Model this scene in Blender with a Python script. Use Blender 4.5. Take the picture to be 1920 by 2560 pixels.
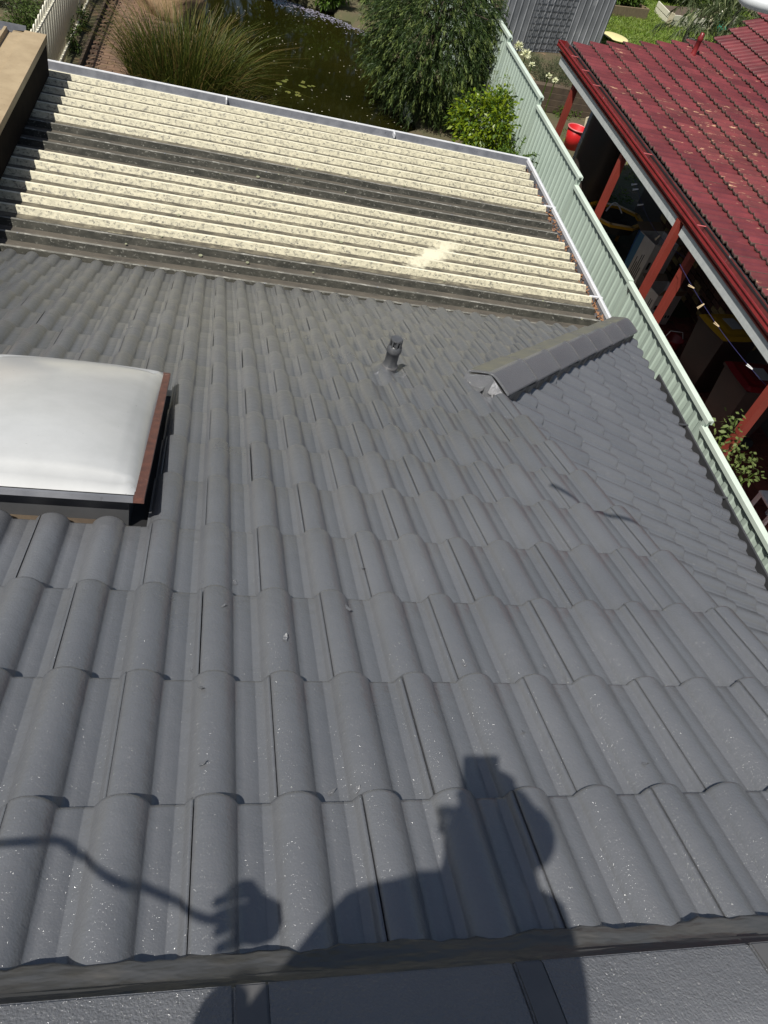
import bpy, bmesh, math, random
import numpy as np
from mathutils import Matrix, Vector
random.seed(7); rng = np.random.default_rng(11)
for o in list(bpy.data.objects): bpy.data.objects.remove(o)
SC = bpy.context.scene; COL = SC.collection
# ------------------------------------------------------------------ camera
PR = math.radians(22.5); TP = math.tan(PR)
CAM = np.array([0.26991, -0.19975, 1.25323])
FWD = np.array([0.23858318, 0.6497562, -0.72173052])
RGT = np.array([0.96889619, -0.1089749, 0.22218157])
DWN = np.cross(FWD, RGT); FPX = 1902.86
cd = bpy.data.cameras.new('camera'); cam = bpy.data.objects.new('camera', cd); COL.objects.link(cam)
cd.sensor_width = 36; cd.lens = FPX / 2560 * 36; cd.clip_start = 0.01; cd.clip_end = 2000
cam.matrix_world = Matrix(((RGT[0], -DWN[0], -FWD[0], CAM[0]), (RGT[1], -DWN[1], -FWD[1], CAM[1]), (RGT[2], -DWN[2], -FWD[2], CAM[2]), (0, 0, 0, 1)))
SC.camera = cam
SC.render.resolution_x = 768; SC.render.resolution_y = 1024
# ------------------------------------------------------------------ sun, sky, exposure
SUN = np.array([-0.37202, -0.34815, 0.86046])
w = bpy.data.worlds.new('World'); SC.world = w; w.use_nodes = True
nt = w.node_tree; nt.nodes.clear()
sky = nt.nodes.new('ShaderNodeTexSky'); sky.sky_type = 'NISHITA'; sky.sun_disc = False
sky.sun_elevation = math.asin(SUN[2]); sky.sun_rotation = math.atan2(SUN[0], SUN[1])
sky.air_density = 1.0; sky.dust_density = 2.0; sky.ozone_density = 1.0
bg = nt.nodes.new('ShaderNodeBackground'); bg.inputs['Strength'].default_value = 0.066
ow = nt.nodes.new('ShaderNodeOutputWorld')
nt.links.new(sky.outputs[0], bg.inputs[0]); nt.links.new(bg.outputs[0], ow.inputs[0])
sl = bpy.data.lights.new('sun', 'SUN'); sl.energy = 5.0; sl.angle = math.radians(0.53); sl.color = (1.0, 0.965, 0.90)
sun = bpy.data.objects.new('sun', sl); COL.objects.link(sun); sun.location = (0, 0, 30)
sun.rotation_euler = Vector(tuple(SUN)).to_track_quat('Z', 'Y').to_euler()
SC.view_settings.view_transform = 'Standard'; SC.view_settings.look = 'None'
SC.view_settings.exposure = 0.10; SC.view_settings.gamma = 1.0
# ------------------------------------------------------------------ photo pixel helpers (direction only; the surface gives the distance)
S = 1920 / 1659
def ray(x, y):
    d = FWD + RGT * ((x * S - 960) / FPX) + DWN * ((y * S - 1280) / FPX)
    return d / np.linalg.norm(d)
def hit(x, y, ax, c):
    d = ray(x, y); return CAM + d * ((c - CAM[ax]) / d[ax])
def gz(x, y):                                    # ground height
    t = min(max((y - 6.0) / 10.0, 0), 1); t = t * t * (3 - 2 * t)
    z = -4.62 + 0.32 * t
    return z
def on_ground(x, y):
    z = -4.4
    for _ in range(6):
        p = hit(x, y, 2, z); z = gz(p[0], p[1])
    return hit(x, y, 2, z)
# ------------------------------------------------------------------ materials
def N(nt, t, **k):
    n = nt.nodes.new(t)
    for a, b in k.items():
        if a in n.inputs.keys(): n.inputs[a].default_value = b
        else: setattr(n, a, b)
    return n
def mat(name, c1, c2=None, rough=0.5, scale=4.0, bump=0.0, bscale=60.0, stretch=(1, 1, 1), detail=6, spec=0.5, metal=0.0, c3=None, s3=20.0, t3=(0.55, 0.65), rnd=0.0, rvar=0.0, lo=0.35, hi=0.65, trans=0.0, coat=0.0, st3=None, bdist=0.004, b2=None, glint=None):
    m = bpy.data.materials.new(name); m.use_nodes = True; nt = m.node_tree; L = nt.links
    b = nt.nodes['Principled BSDF']
    g = N(nt, 'ShaderNodeNewGeometry'); mp = N(nt, 'ShaderNodeMapping'); mp.inputs['Scale'].default_value = stretch
    L.new(g.outputs['Position'], mp.inputs['Vector'])
    n1 = N(nt, 'ShaderNodeTexNoise'); n1.inputs['Scale'].default_value = scale; n1.inputs['Detail'].default_value = detail; n1.inputs['Roughness'].default_value = 0.6
    L.new(mp.outputs[0], n1.inputs['Vector'])
    rp = N(nt, 'ShaderNodeMapRange'); rp.inputs['From Min'].default_value = lo; rp.inputs['From Max'].default_value = hi
    L.new(n1.outputs['Fac'], rp.inputs['Value'])
    mx = N(nt, 'ShaderNodeMix', data_type='RGBA'); mx.inputs['A'].default_value = (*c1, 1); mx.inputs['B'].default_value = (*(c2 or c1), 1)
    L.new(rp.outputs[0], mx.inputs['Factor']); out = mx.outputs['Result']
    if c3:
        n3 = N(nt, 'ShaderNodeTexNoise'); n3.inputs['Scale'].default_value = s3; n3.inputs['Detail'].default_value = 8; n3.inputs['Roughness'].default_value = 0.7
        if st3:
            m3 = N(nt, 'ShaderNodeMapping'); m3.inputs['Scale'].default_value = st3; L.new(g.outputs['Position'], m3.inputs['Vector']); L.new(m3.outputs[0], n3.inputs['Vector'])
        else: L.new(mp.outputs[0], n3.inputs['Vector'])
        r3 = N(nt, 'ShaderNodeMapRange'); r3.inputs['From Min'].default_value = t3[0]; r3.inputs['From Max'].default_value = t3[1]
        L.new(n3.outputs['Fac'], r3.inputs['Value'])
        m3x = N(nt, 'ShaderNodeMix', data_type='RGBA'); m3x.inputs['B'].default_value = (*c3, 1)
        L.new(r3.outputs[0], m3x.inputs['Factor']); L.new(out, m3x.inputs['A']); out = m3x.outputs['Result']
    if rnd:
        oi = N(nt, 'ShaderNodeObjectInfo'); hs = N(nt, 'ShaderNodeHueSaturation')
        rr = N(nt, 'ShaderNodeMapRange'); rr.inputs['To Min'].default_value = 1 - rnd; rr.inputs['To Max'].default_value = 1 + rnd
        L.new(oi.outputs['Random'], rr.inputs['Value']); L.new(rr.outputs[0], hs.inputs['Value']); L.new(out, hs.inputs['Color']); out = hs.outputs[0]
    L.new(out, b.inputs['Base Color'])
    b.inputs['Roughness'].default_value = rough; b.inputs['Metallic'].default_value = metal
    b.inputs['Specular IOR Level'].default_value = spec
    if rvar:
        rv = N(nt, 'ShaderNodeMapRange'); rv.inputs['To Min'].default_value = rough - rvar; rv.inputs['To Max'].default_value = rough + rvar
        L.new(n1.outputs['Fac'], rv.inputs['Value']); L.new(rv.outputs[0], b.inputs['Roughness'])
    if glint:                                        # glossy paint film with grain: sparkles where the grain faces the sun
        ng = N(nt, 'ShaderNodeTexNoise'); ng.inputs['Scale'].default_value = glint[0]; ng.inputs['Detail'].default_value = 2
        L.new(g.outputs['Position'], ng.inputs['Vector']); bg_ = N(nt, 'ShaderNodeBump'); bg_.inputs['Strength'].default_value = 1.0; bg_.inputs['Distance'].default_value = glint[1]
        L.new(ng.outputs['Fac'], bg_.inputs['Height']); L.new(bg_.outputs[0], b.inputs['Coat Normal'])
        b.inputs['Coat Weight'].default_value = glint[2]; b.inputs['Coat Roughness'].default_value = glint[3]
    if trans: b.inputs['Transmission Weight'].default_value = trans
    if coat: b.inputs['Coat Weight'].default_value = coat
    if bump:
        nb = N(nt, 'ShaderNodeTexNoise'); nb.inputs['Scale'].default_value = bscale; nb.inputs['Detail'].default_value = 4
        L.new(mp.outputs[0], nb.inputs['Vector'])
        bp = N(nt, 'ShaderNodeBump'); bp.inputs['Strength'].default_value = bump; bp.inputs['Distance'].default_value = bdist
        L.new(nb.outputs['Fac'], bp.inputs['Height']); L.new(bp.outputs[0], b.inputs['Normal'])
        if b2:
            n2 = N(nt, 'ShaderNodeTexNoise'); n2.inputs['Scale'].default_value = b2[0]; n2.inputs['Detail'].default_value = 3
            L.new(mp.outputs[0], n2.inputs['Vector']); q2 = N(nt, 'ShaderNodeBump'); q2.inputs['Strength'].default_value = b2[1]; q2.inputs['Distance'].default_value = b2[2]
            L.new(n2.outputs['Fac'], q2.inputs['Height']); L.new(q2.outputs[0], bp.inputs['Normal'])
    return m
def leafmat(name, c1, c2, rough=0.5, scale=3.0, spec=0.3):
    m = mat(name, c1, c2, rough, scale, spec=spec, lo=0.3, hi=0.7)
    b = m.node_tree.nodes['Principled BSDF']; nt = m.node_tree; L = nt.links
    tr = N(nt, 'ShaderNodeBsdfTranslucent'); mixs = N(nt, 'ShaderNodeMixShader'); mixs.inputs[0].default_value = 0.25
    src = b.inputs['Base Color'].links[0].from_socket
    L.new(src, tr.inputs['Color']); outn = [n for n in nt.nodes if n.type == 'OUTPUT_MATERIAL'][0]
    L.new(b.outputs[0], mixs.inputs[1]); L.new(tr.outputs[0], mixs.inputs[2]); L.new(mixs.outputs[0], outn.inputs['Surface'])
    return m
M = {}
TILEK = dict(rough=0.31, scale=1.7, bump=0.30, bscale=260, rnd=0.035, spec=1.0, rvar=0.10, bdist=0.0022, b2=(26, 0.30, 0.007), glint=(150, 0.0070, 0.40, 0.13), lo=0.30, hi=0.70)
M['tile'] = mat('grey_tile_paint', (0.112, 0.116, 0.124), (0.136, 0.139, 0.146), **TILEK)
M['tile_dusty'] = mat('dusty_grey_tile_paint', (0.106, 0.109, 0.114), (0.128, 0.130, 0.133), c3=(0.124, 0.122, 0.110), s3=4.0, t3=(0.48, 0.9), st3=(5, 1.3, 1.3), **TILEK)  # olive reflection of the cream roof put into the far tile colour
M['dust'] = mat('olive_dust_on_tile', (0.165, 0.158, 0.115), (0.12, 0.12, 0.105), 0.6, 9, bump=0.4, bscale=200, lo=0.3, hi=0.7)  # olive tone for one sloping side of the hip caps
M['capband'] = mat('smooth_grey_pointing_band', (0.095, 0.094, 0.095), (0.115, 0.112, 0.11), 0.35, 12, bump=0.2, bscale=40)
M['cap'] = mat('grey_cap_paint', (0.114, 0.118, 0.126), (0.134, 0.137, 0.144), 0.28, 3, bump=0.65, bscale=260, spec=0.55, bdist=0.0035, b2=(50, 0.4, 0.006), glint=(200, 0.007, 0.6, 0.12))
M['mortar'] = mat('grey_pointing', (0.070, 0.071, 0.072), (0.090, 0.084, 0.074), 0.32, 6, bump=0.25, bscale=30, stretch=(1, 3, 3), lo=0.45, hi=0.7, b2=(8, 0.5, 0.02))
M['dark'] = mat('dark_underlay', (0.012, 0.012, 0.013), rough=0.8)
M['foil'] = mat('silver_foil', (0.55, 0.55, 0.56), (0.30, 0.30, 0.31), 0.35, 60, bump=0.8, bscale=60, metal=0.5)
M['cream'] = mat('cream_roof_paint', (0.54, 0.50, 0.355), (0.36, 0.335, 0.235), 0.6, 30, bump=0.15, bscale=60, stretch=(0.8, 1, 1), c3=(0.13, 0.122, 0.095), s3=42, t3=(0.51, 0.63), lo=0.38, hi=0.66, detail=8)
M['clear'] = mat('weathered_fibreglass', (0.024, 0.024, 0.019), (0.050, 0.048, 0.038), 0.75, 14, bump=0.3, bscale=70, stretch=(0.7, 1, 1), c3=(0.22, 0.215, 0.185), s3=52, t3=(0.57, 0.70), lo=0.38, hi=0.66, spec=0.2)
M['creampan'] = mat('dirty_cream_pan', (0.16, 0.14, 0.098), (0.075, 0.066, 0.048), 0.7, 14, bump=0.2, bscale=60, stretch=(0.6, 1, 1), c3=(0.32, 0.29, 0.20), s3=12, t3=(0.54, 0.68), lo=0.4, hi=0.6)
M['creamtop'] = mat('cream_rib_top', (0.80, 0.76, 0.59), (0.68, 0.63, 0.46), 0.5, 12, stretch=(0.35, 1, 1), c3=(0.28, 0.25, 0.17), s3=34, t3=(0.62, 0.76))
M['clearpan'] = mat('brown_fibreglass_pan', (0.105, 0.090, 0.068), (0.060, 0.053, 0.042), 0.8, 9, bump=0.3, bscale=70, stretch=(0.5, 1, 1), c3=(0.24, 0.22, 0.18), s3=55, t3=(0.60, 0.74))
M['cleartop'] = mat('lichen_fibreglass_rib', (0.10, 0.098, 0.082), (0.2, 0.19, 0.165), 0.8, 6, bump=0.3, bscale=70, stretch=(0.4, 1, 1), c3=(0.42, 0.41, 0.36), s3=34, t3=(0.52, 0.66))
M['white_metal'] = mat('white_gutter', (0.74, 0.74, 0.75), (0.62, 0.63, 0.64), 0.35, 6)
M['zinc'] = mat('dull_zinc', (0.20, 0.205, 0.22), (0.13, 0.135, 0.15), 0.45, 8, c3=(0.06, 0.06, 0.06), s3=18, t3=(0.62, 0.72))
M['beige'] = mat('beige_roof_paint', (0.40, 0.31, 0.19), (0.33, 0.25, 0.15), 0.5, 7, c3=(0.17, 0.12, 0.07), s3=30, t3=(0.60, 0.75))
M['brown'] = mat('dark_brown_fascia', (0.016, 0.011, 0.008), (0.008, 0.006, 0.005), 0.8, 10, spec=0.08)
M['fence'] = mat('pale_green_steel', (0.47, 0.56, 0.48), (0.42, 0.505, 0.435), 0.42, 1.6, spec=0.4, c3=(0.30, 0.37, 0.31), s3=3.0, t3=(0.62, 0.8))
M['rail'] = mat('pale_green_rail', (0.60, 0.69, 0.60), (0.54, 0.62, 0.54), 0.4, 5)
M['redtile'] = mat('maroon_tile_paint', (0.165, 0.034, 0.037), (0.112, 0.025, 0.028), 0.45, 4, bump=0.4, bscale=70, rnd=0.22, c3=(0.40, 0.22, 0.14), s3=9.0, t3=(0.64, 0.69), st3=(0.5, 2.2, 2.2))
M['redflaky'] = mat('flaking_maroon_tile_paint', (0.165, 0.036, 0.037), (0.115, 0.03, 0.03), 0.5, 4, bump=0.5, bscale=60, rnd=0.2, c3=(0.47, 0.28, 0.17), s3=10.0, t3=(0.59, 0.63), st3=(0.45, 2.4, 2.4))
M['grime'] = mat('dark_lap_grime', (0.045, 0.022, 0.02), (0.075, 0.05, 0.035), 0.8, 20)  # dark tone for red tile noses, edges and side laps
M['redpaint'] = mat('red_post_paint', (0.27, 0.046, 0.032), (0.22, 0.04, 0.028), 0.45, 3)
M['maroon'] = mat('maroon_gutter_paint', (0.22, 0.022, 0.022), (0.16, 0.016, 0.018), 0.35, 5)
M['gutter_in'] = mat('stained_gutter_inside', (0.24, 0.05, 0.045), (0.12, 0.04, 0.04), 0.3, 9, c3=(0.5, 0.42, 0.42), s3=6, t3=(0.66, 0.72))
M['black_strip'] = mat('black_eave_strip', (0.02, 0.024, 0.026), rough=0.6)
M['greybeam'] = mat('grey_beam', (0.52, 0.54, 0.52), (0.44, 0.46, 0.45), 0.5, 12, bump=0.1)
M['char'] = mat('charcoal_gutter', (0.045, 0.047, 0.05), (0.06, 0.06, 0.062), 0.4, 6)
M['opal'] = mat('opal_acrylic', (0.53, 0.535, 0.525), (0.475, 0.48, 0.47), 0.2, 9, c3=(0.22, 0.22, 0.21), s3=45, t3=(0.66, 0.72), spec=0.6, rvar=0.06, lo=0.3, hi=0.7)
M['bronze'] = mat('bronze_trim', (0.17, 0.075, 0.055), (0.10, 0.05, 0.042), 0.4, 30, metal=0.2, c3=(0.36, 0.2, 0.16), s3=40, t3=(0.62, 0.7))
M['pipe'] = mat('grey_pipe_paint', (0.06, 0.063, 0.068), (0.085, 0.087, 0.09), 0.35, 20)
M['ground'] = mat('garden_soil', (0.10, 0.075, 0.045), (0.06, 0.07, 0.025), 0.9, 1.3, bump=0.6, bscale=14, c3=(0.22, 0.14, 0.08), s3=3.0, t3=(0.58, 0.68), bdist=0.03)
M['lawn'] = mat('lawn_turf', (0.085, 0.14, 0.022), (0.13, 0.17, 0.035), 0.9, 2.5, bump=0.8, bscale=30, bdist=0.03)
M['grass'] = leafmat('grass_blade', (0.13, 0.22, 0.02), (0.20, 0.25, 0.05))
def water():
    m = mat('pond_water', (0.009, 0.0095, 0.0016), (0.014, 0.0135, 0.0025), 0.05, 0.5, bump=0.05, bscale=3.0, spec=0.5, bdist=0.02)
    m.node_tree.nodes['Principled BSDF'].inputs['IOR'].default_value = 1.33; return m
M['water'] = water()
M['brickpath'] = mat('worn_path_brick', (0.19, 0.115, 0.07), (0.12, 0.075, 0.05), 0.8, 9, bump=0.3, rnd=0.2)
M['paver'] = mat('red_brick_paver', (0.20, 0.055, 0.035), (0.13, 0.04, 0.03), 0.75, 8, bump=0.3, rnd=0.2)
M['wallbrick'] = mat('mottled_wall_brick', (0.16, 0.07, 0.04), (0.10, 0.05, 0.035), 0.8, 10, bump=0.3, rnd=0.45)
M['yellowbrick'] = mat('tan_wall_brick', (0.42, 0.30, 0.12), (0.32, 0.22, 0.09), 0.8, 10, bump=0.3, rnd=0.25)
M['mortarbed'] = mat('grey_mortar_bed', (0.13, 0.12, 0.105), rough=0.9)
M['whitepaint'] = mat('white_picket_paint', (0.80, 0.76, 0.62), (0.72, 0.68, 0.54), 0.5, 12)
M['shed'] = mat('grey_shed_sheet', (0.33, 0.34, 0.36), (0.20, 0.21, 0.225), 0.5, 3.0, stretch=(1, 1, 0.5), c3=(0.44, 0.45, 0.46), s3=4, t3=(0.58, 0.7))
M['shadow_mesh'] = mat('dark_wire_mesh', (0.035, 0.037, 0.04), rough=0.5)  # dark grey colour of the trellis wires
M['timber'] = mat('weathered_timber', (0.28, 0.21, 0.13), (0.20, 0.15, 0.09), 0.8, 8, stretch=(4, 4, 1), bump=0.3)
M['paletimber'] = mat('pale_timber', (0.62, 0.55, 0.40), (0.5, 0.43, 0.3), 0.7, 8)
M['sleeper'] = mat('old_sleeper', (0.11, 0.08, 0.05), (0.07, 0.05, 0.035), 0.9, 8, bump=0.5)
M['bark'] = mat('rough_bark', (0.08, 0.055, 0.04), (0.05, 0.035, 0.028), 0.9, 20, bump=0.6, bscale=40, bdist=0.01)
M['palebark'] = mat('pale_bark', (0.30, 0.29, 0.26), (0.17, 0.16, 0.14), 0.8, 12, bump=0.4)
M['bottle'] = leafmat('fine_dark_leaf', (0.050, 0.082, 0.020), (0.030, 0.056, 0.016))
M['bottletip'] = leafmat('fine_new_leaf', (0.17, 0.21, 0.055), (0.11, 0.16, 0.04))
M['lime'] = leafmat('lime_leaf', (0.22, 0.28, 0.012), (0.13, 0.20, 0.012), 0.35)
M['limegreen'] = leafmat('mid_green_leaf', (0.085, 0.15, 0.018), (0.06, 0.11, 0.016))
M['reed'] = leafmat('reed_blade', (0.060, 0.085, 0.012), (0.125, 0.115, 0.022))
M['reeddark'] = leafmat('dark_reed_blade', (0.028, 0.048, 0.008), (0.05, 0.07, 0.012))
M['drygrass'] = leafmat('dry_reed_blade', (0.24, 0.18, 0.06), (0.13, 0.085, 0.03))
M['shrub'] = leafmat('garden_leaf', (0.06, 0.10, 0.022), (0.09, 0.13, 0.03))
M['olive'] = leafmat('grey_green_leaf', (0.085, 0.105, 0.05), (0.055, 0.075, 0.035))
M['gum'] = leafmat('gum_leaf', (0.085, 0.11, 0.045), (0.05, 0.075, 0.028))
M['gumpale'] = leafmat('pale_gum_leaf', (0.24, 0.26, 0.13), (0.17, 0.2, 0.09))
M['rose'] = leafmat('rose_leaf', (0.17, 0.21, 0.07), (0.10, 0.15, 0.04))
M['flower'] = mat('cream_flower', (0.75, 0.75, 0.55), (0.65, 0.68, 0.4), 0.6, 30)
M['redflower'] = mat('red_flower', (0.55, 0.06, 0.03), rough=0.6)
M['lilac'] = mat('fallen_lilac_petal', (0.30, 0.28, 0.38), (0.17, 0.17, 0.20), 0.7, 5)
M['pad'] = mat('lily_pad_leaf', (0.10, 0.125, 0.025), (0.15, 0.14, 0.035), 0.4, 8)
M['debris'] = mat('pale_floating_petal', (0.55, 0.52, 0.42), rough=0.7)
M['rock'] = mat('tan_boulder', (0.26, 0.17, 0.09), (0.17, 0.11, 0.06), 0.9, 4, bump=0.8, bscale=9, bdist=0.03)
M['tank'] = mat('dark_tank_plastic', (0.055, 0.05, 0.045), (0.07, 0.05, 0.042), 0.4, 1.5)
M['redplastic'] = mat('red_plastic', (0.50, 0.018, 0.02), rough=0.35)
M['pinkrim'] = mat('pale_red_plastic', (0.62, 0.16, 0.16), rough=0.4)
M['blueplastic'] = mat('blue_plastic', (0.035, 0.14, 0.42), rough=0.4)
M['yellowplastic'] = mat('yellow_plastic', (0.62, 0.33, 0.02), rough=0.4)
M['binbody'] = mat('dark_bin_plastic', (0.085, 0.055, 0.045), (0.06, 0.045, 0.04), 0.5, 3)
M['darkred'] = mat('dark_red_plastic', (0.22, 0.01, 0.012), rough=0.4)
M['card'] = mat('printed_carton', (0.66, 0.61, 0.56), (0.58, 0.53, 0.48), 0.8, 6)
M['cardin'] = mat('brown_carton_inside', (0.20, 0.14, 0.09), rough=0.9)
M['ink'] = mat('black_print', (0.03, 0.03, 0.03), rough=0.8)
M['blueink'] = mat('blue_print', (0.08, 0.20, 0.32), rough=0.8)
M['whiteplastic'] = mat('white_plastic', (0.78, 0.78, 0.78), rough=0.4)
M['pegwood'] = mat('wooden_peg', (0.60, 0.46, 0.28), rough=0.7)
M['cord'] = mat('blue_cord', (0.035, 0.035, 0.13), rough=0.7)
M['plate'] = mat('pale_yellow_lid', (0.74, 0.66, 0.32), rough=0.5)
M['green'] = mat('teal_plastic', (0.03, 0.42, 0.28), rough=0.5)
M['hose'] = mat('pale_grey_hose', (0.55, 0.57, 0.58), rough=0.4)
M['skin'] = mat('skin_tone', (0.45, 0.27, 0.19), rough=0.5)
M['shirt'] = mat('navy_work_shirt', (0.04, 0.05, 0.09), (0.05, 0.06, 0.1), 0.8, 8)
M['trouser'] = mat('grey_work_trousers', (0.10, 0.10, 0.10), (0.13, 0.13, 0.12), 0.8, 8)
M['hair'] = mat('dark_hair', (0.03, 0.022, 0.016), rough=0.6)
M['boot'] = mat('tan_boot', (0.22, 0.13, 0.06), rough=0.7)
M['phone'] = mat('dark_phone_glass', (0.02, 0.02, 0.022), rough=0.15)
M['terracotta'] = mat('dead_leaf', (0.30, 0.14, 0.06), (0.2, 0.11, 0.06), 0.8, 30)
M['lichen'] = mat('pale_lichen', (0.33, 0.33, 0.22), (0.2, 0.21, 0.13), 0.9, 30)
# ------------------------------------------------------------------ object helpers
def link(name, me, m=None, parent=None, world=None):
    o = bpy.data.objects.new(name, me); COL.objects.link(o)
    if m is not None and me is not None and len(me.materials) == 0: me.materials.append(m)
    if parent is not None:
        o.parent = parent
        if parent.type == 'EMPTY': o.matrix_parent_inverse = Matrix.Translation(-parent.location)
    if world is not None: o.matrix_basis = world
    return o
def thing(name, label, cat, loc=(0, 0, 0), group=None):
    o = bpy.data.objects.new(name, None); COL.objects.link(o); o.location = tuple(float(v) for v in loc)
    o.empty_display_size = 0.2
    return tag(o, label, cat, group)
def tag(o, label, cat, group=None):
    o['label'] = label; o['category'] = cat
    if group: o['group'] = group
    return o
class MB:
    def __init__(s): s.v = []; s.f = []
    def add(s, v, f):
        k = len(s.v); s.v += [tuple(map(float, p)) for p in v]; s.f += [tuple(i + k for i in q) for q in f]; return s
    def box(s, lo, hi):
        x0, y0, z0 = lo; x1, y1, z1 = hi
        return s.add([(x0, y0, z0), (x1, y0, z0), (x1, y1, z0), (x0, y1, z0), (x0, y0, z1), (x1, y0, z1), (x1, y1, z1), (x0, y1, z1)],
                     [(0, 3, 2, 1), (4, 5, 6, 7), (0, 1, 5, 4), (1, 2, 6, 5), (2, 3, 7, 6), (3, 0, 4, 7)])
    def obox(s, c, ex, ey, ez, sx, sy, sz):
        c, ex, ey, ez = map(lambda q: np.array(q, float), (c, ex, ey, ez))
        v = [c + ex * sx * a + ey * sy * b + ez * sz * d for d in (-.5, .5) for (a, b) in ((-.5, -.5), (.5, -.5), (.5, .5), (-.5, .5))]
        return s.add(v, [(0, 3, 2, 1), (4, 5, 6, 7), (0, 1, 5, 4), (1, 2, 6, 5), (2, 3, 7, 6), (3, 0, 4, 7)])
    def tube(s, pts, r, n=8, cap=True):
        P = [np.array(p, float) for p in pts]; R = r if hasattr(r, '__len__') else [r] * len(P); V = []; F = []
        up = None
        for i, p in enumerate(P):
            t = P[min(i + 1, len(P) - 1)] - P[max(i - 1, 0)]; t = t / (np.linalg.norm(t) + 1e-12)
            if up is None: up = np.cross(t, [0, 0, 1.]); up = np.cross(t, [1., 0, 0]) if np.linalg.norm(up) < 1e-3 else up
            a = up - t * (up @ t); a /= np.linalg.norm(a) + 1e-12; b = np.cross(t, a); up = a
            for k in range(n):
                q = 2 * math.pi * k / n; V.append(p + (a * math.cos(q) + b * math.sin(q)) * R[i])
        for i in range(len(P) - 1):
            for k in range(n): F.append((i * n + k, i * n + (k + 1) % n, (i + 1) * n + (k + 1) % n, (i + 1) * n + k))
        if cap: F.append(tuple(range(n - 1, -1, -1))); F.append(tuple((len(P) - 1) * n + k for k in range(n)))
        return s.add(V, F)
    def lathe(s, prof, c=(0, 0, 0), n=20, sx=1, sy=1):
        V = []; F = []
        for r, z in prof:
            for k in range(n):
                q = 2 * math.pi * k / n; V.append((c[0] + r * sx * math.cos(q), c[1] + r * sy * math.sin(q), c[2] + z))
        for i in range(len(prof) - 1):
            for k in range(n): F.append((i * n + k, i * n + (k + 1) % n, (i + 1) * n + (k + 1) % n, (i + 1) * n + k))
        return s.add(V, F)
    def sweep(s, prof, p0, p1, ax, az, closed=False, caps=False):
        """profile (a, z) swept from p0 to p1; ax = direction of a, az = direction of z"""
        p0, p1, ax, az = map(lambda q: np.array(q, float), (p0, p1, ax, az)); n = len(prof)
        V = [p0 + ax * a + az * z for a, z in prof] + [p1 + ax * a + az * z for a, z in prof]
        F = [(i, (i + 1) % n, n + (i + 1) % n, n + i) for i in range(n if closed else n - 1)]
        if caps: F += [tuple(range(n - 1, -1, -1)), tuple(range(n, 2 * n))]
        return s.add(V, F)
    def mesh(s, name, smooth=False):
        me = bpy.data.meshes.new(name); me.from_pydata(s.v, [], s.f); me.update()
        if smooth:
            for p in me.polygons: p.use_smooth = True
        return me
    def build(s, name, m, parent=None, smooth=False, bev=0.0, fix=True):
        me = s.mesh(name, smooth)
        if fix:
            bm = bmesh.new(); bm.from_mesh(me); bmesh.ops.recalc_face_normals(bm, faces=bm.faces)
            if bev: bmesh.ops.bevel(bm, geom=[e for e in bm.edges if len(e.link_faces) == 2 and e.calc_face_angle(0) > 0.5], offset=bev, segments=2, affect='EDGES')
            bm.to_mesh(me); bm.free()
        return link(name, me, m, parent)
def quads_mesh(name, V):
    """V: (n,4,3) array of quads -> mesh"""
    V = np.asarray(V, np.float32); n = len(V); me = bpy.data.meshes.new(name)
    me.vertices.add(n * 4); me.loops.add(n * 4); me.polygons.add(n)
    me.vertices.foreach_set('co', V.reshape(-1)); me.loops.foreach_set('vertex_index', np.arange(n * 4, dtype=np.int32))
    me.polygons.foreach_set('loop_start', np.arange(0, n * 4, 4, dtype=np.int32)); me.polygons.foreach_set('loop_total', np.full(n, 4, np.int32))
    me.update(calc_edges=True); return me
def unit(a): return a / (np.linalg.norm(a, axis=-1, keepdims=True) + 1e-9)
def leaf_quads(C, D, length, width, flop=0.0):
    """diamond leaves: base C, direction D"""
    C = np.asarray(C, float); D = unit(np.asarray(D, float)); n = len(C)
    side = unit(np.cross(D, rng.normal(size=(n, 3)))); L = (length * rng.uniform(0.7, 1.25, n))[:, None]; W = (width * rng.uniform(0.75, 1.2, n))[:, None]
    tip = C + D * L; tip[:, 2] -= flop * L[:, 0]
    mid = C + D * L * 0.45; mid[:, 2] -= flop * 0.2 * L[:, 0]
    return np.stack([C, mid + side * W / 2, tip, mid - side * W / 2], 1)
def rand_dirs(n, zlo=-1, zhi=1):
    z = rng.uniform(zlo, zhi, n); a = rng.uniform(0, 2 * math.pi, n); r = np.sqrt(1 - z * z)
    return np.stack([r * np.cos(a), r * np.sin(a), z], 1)

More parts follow.
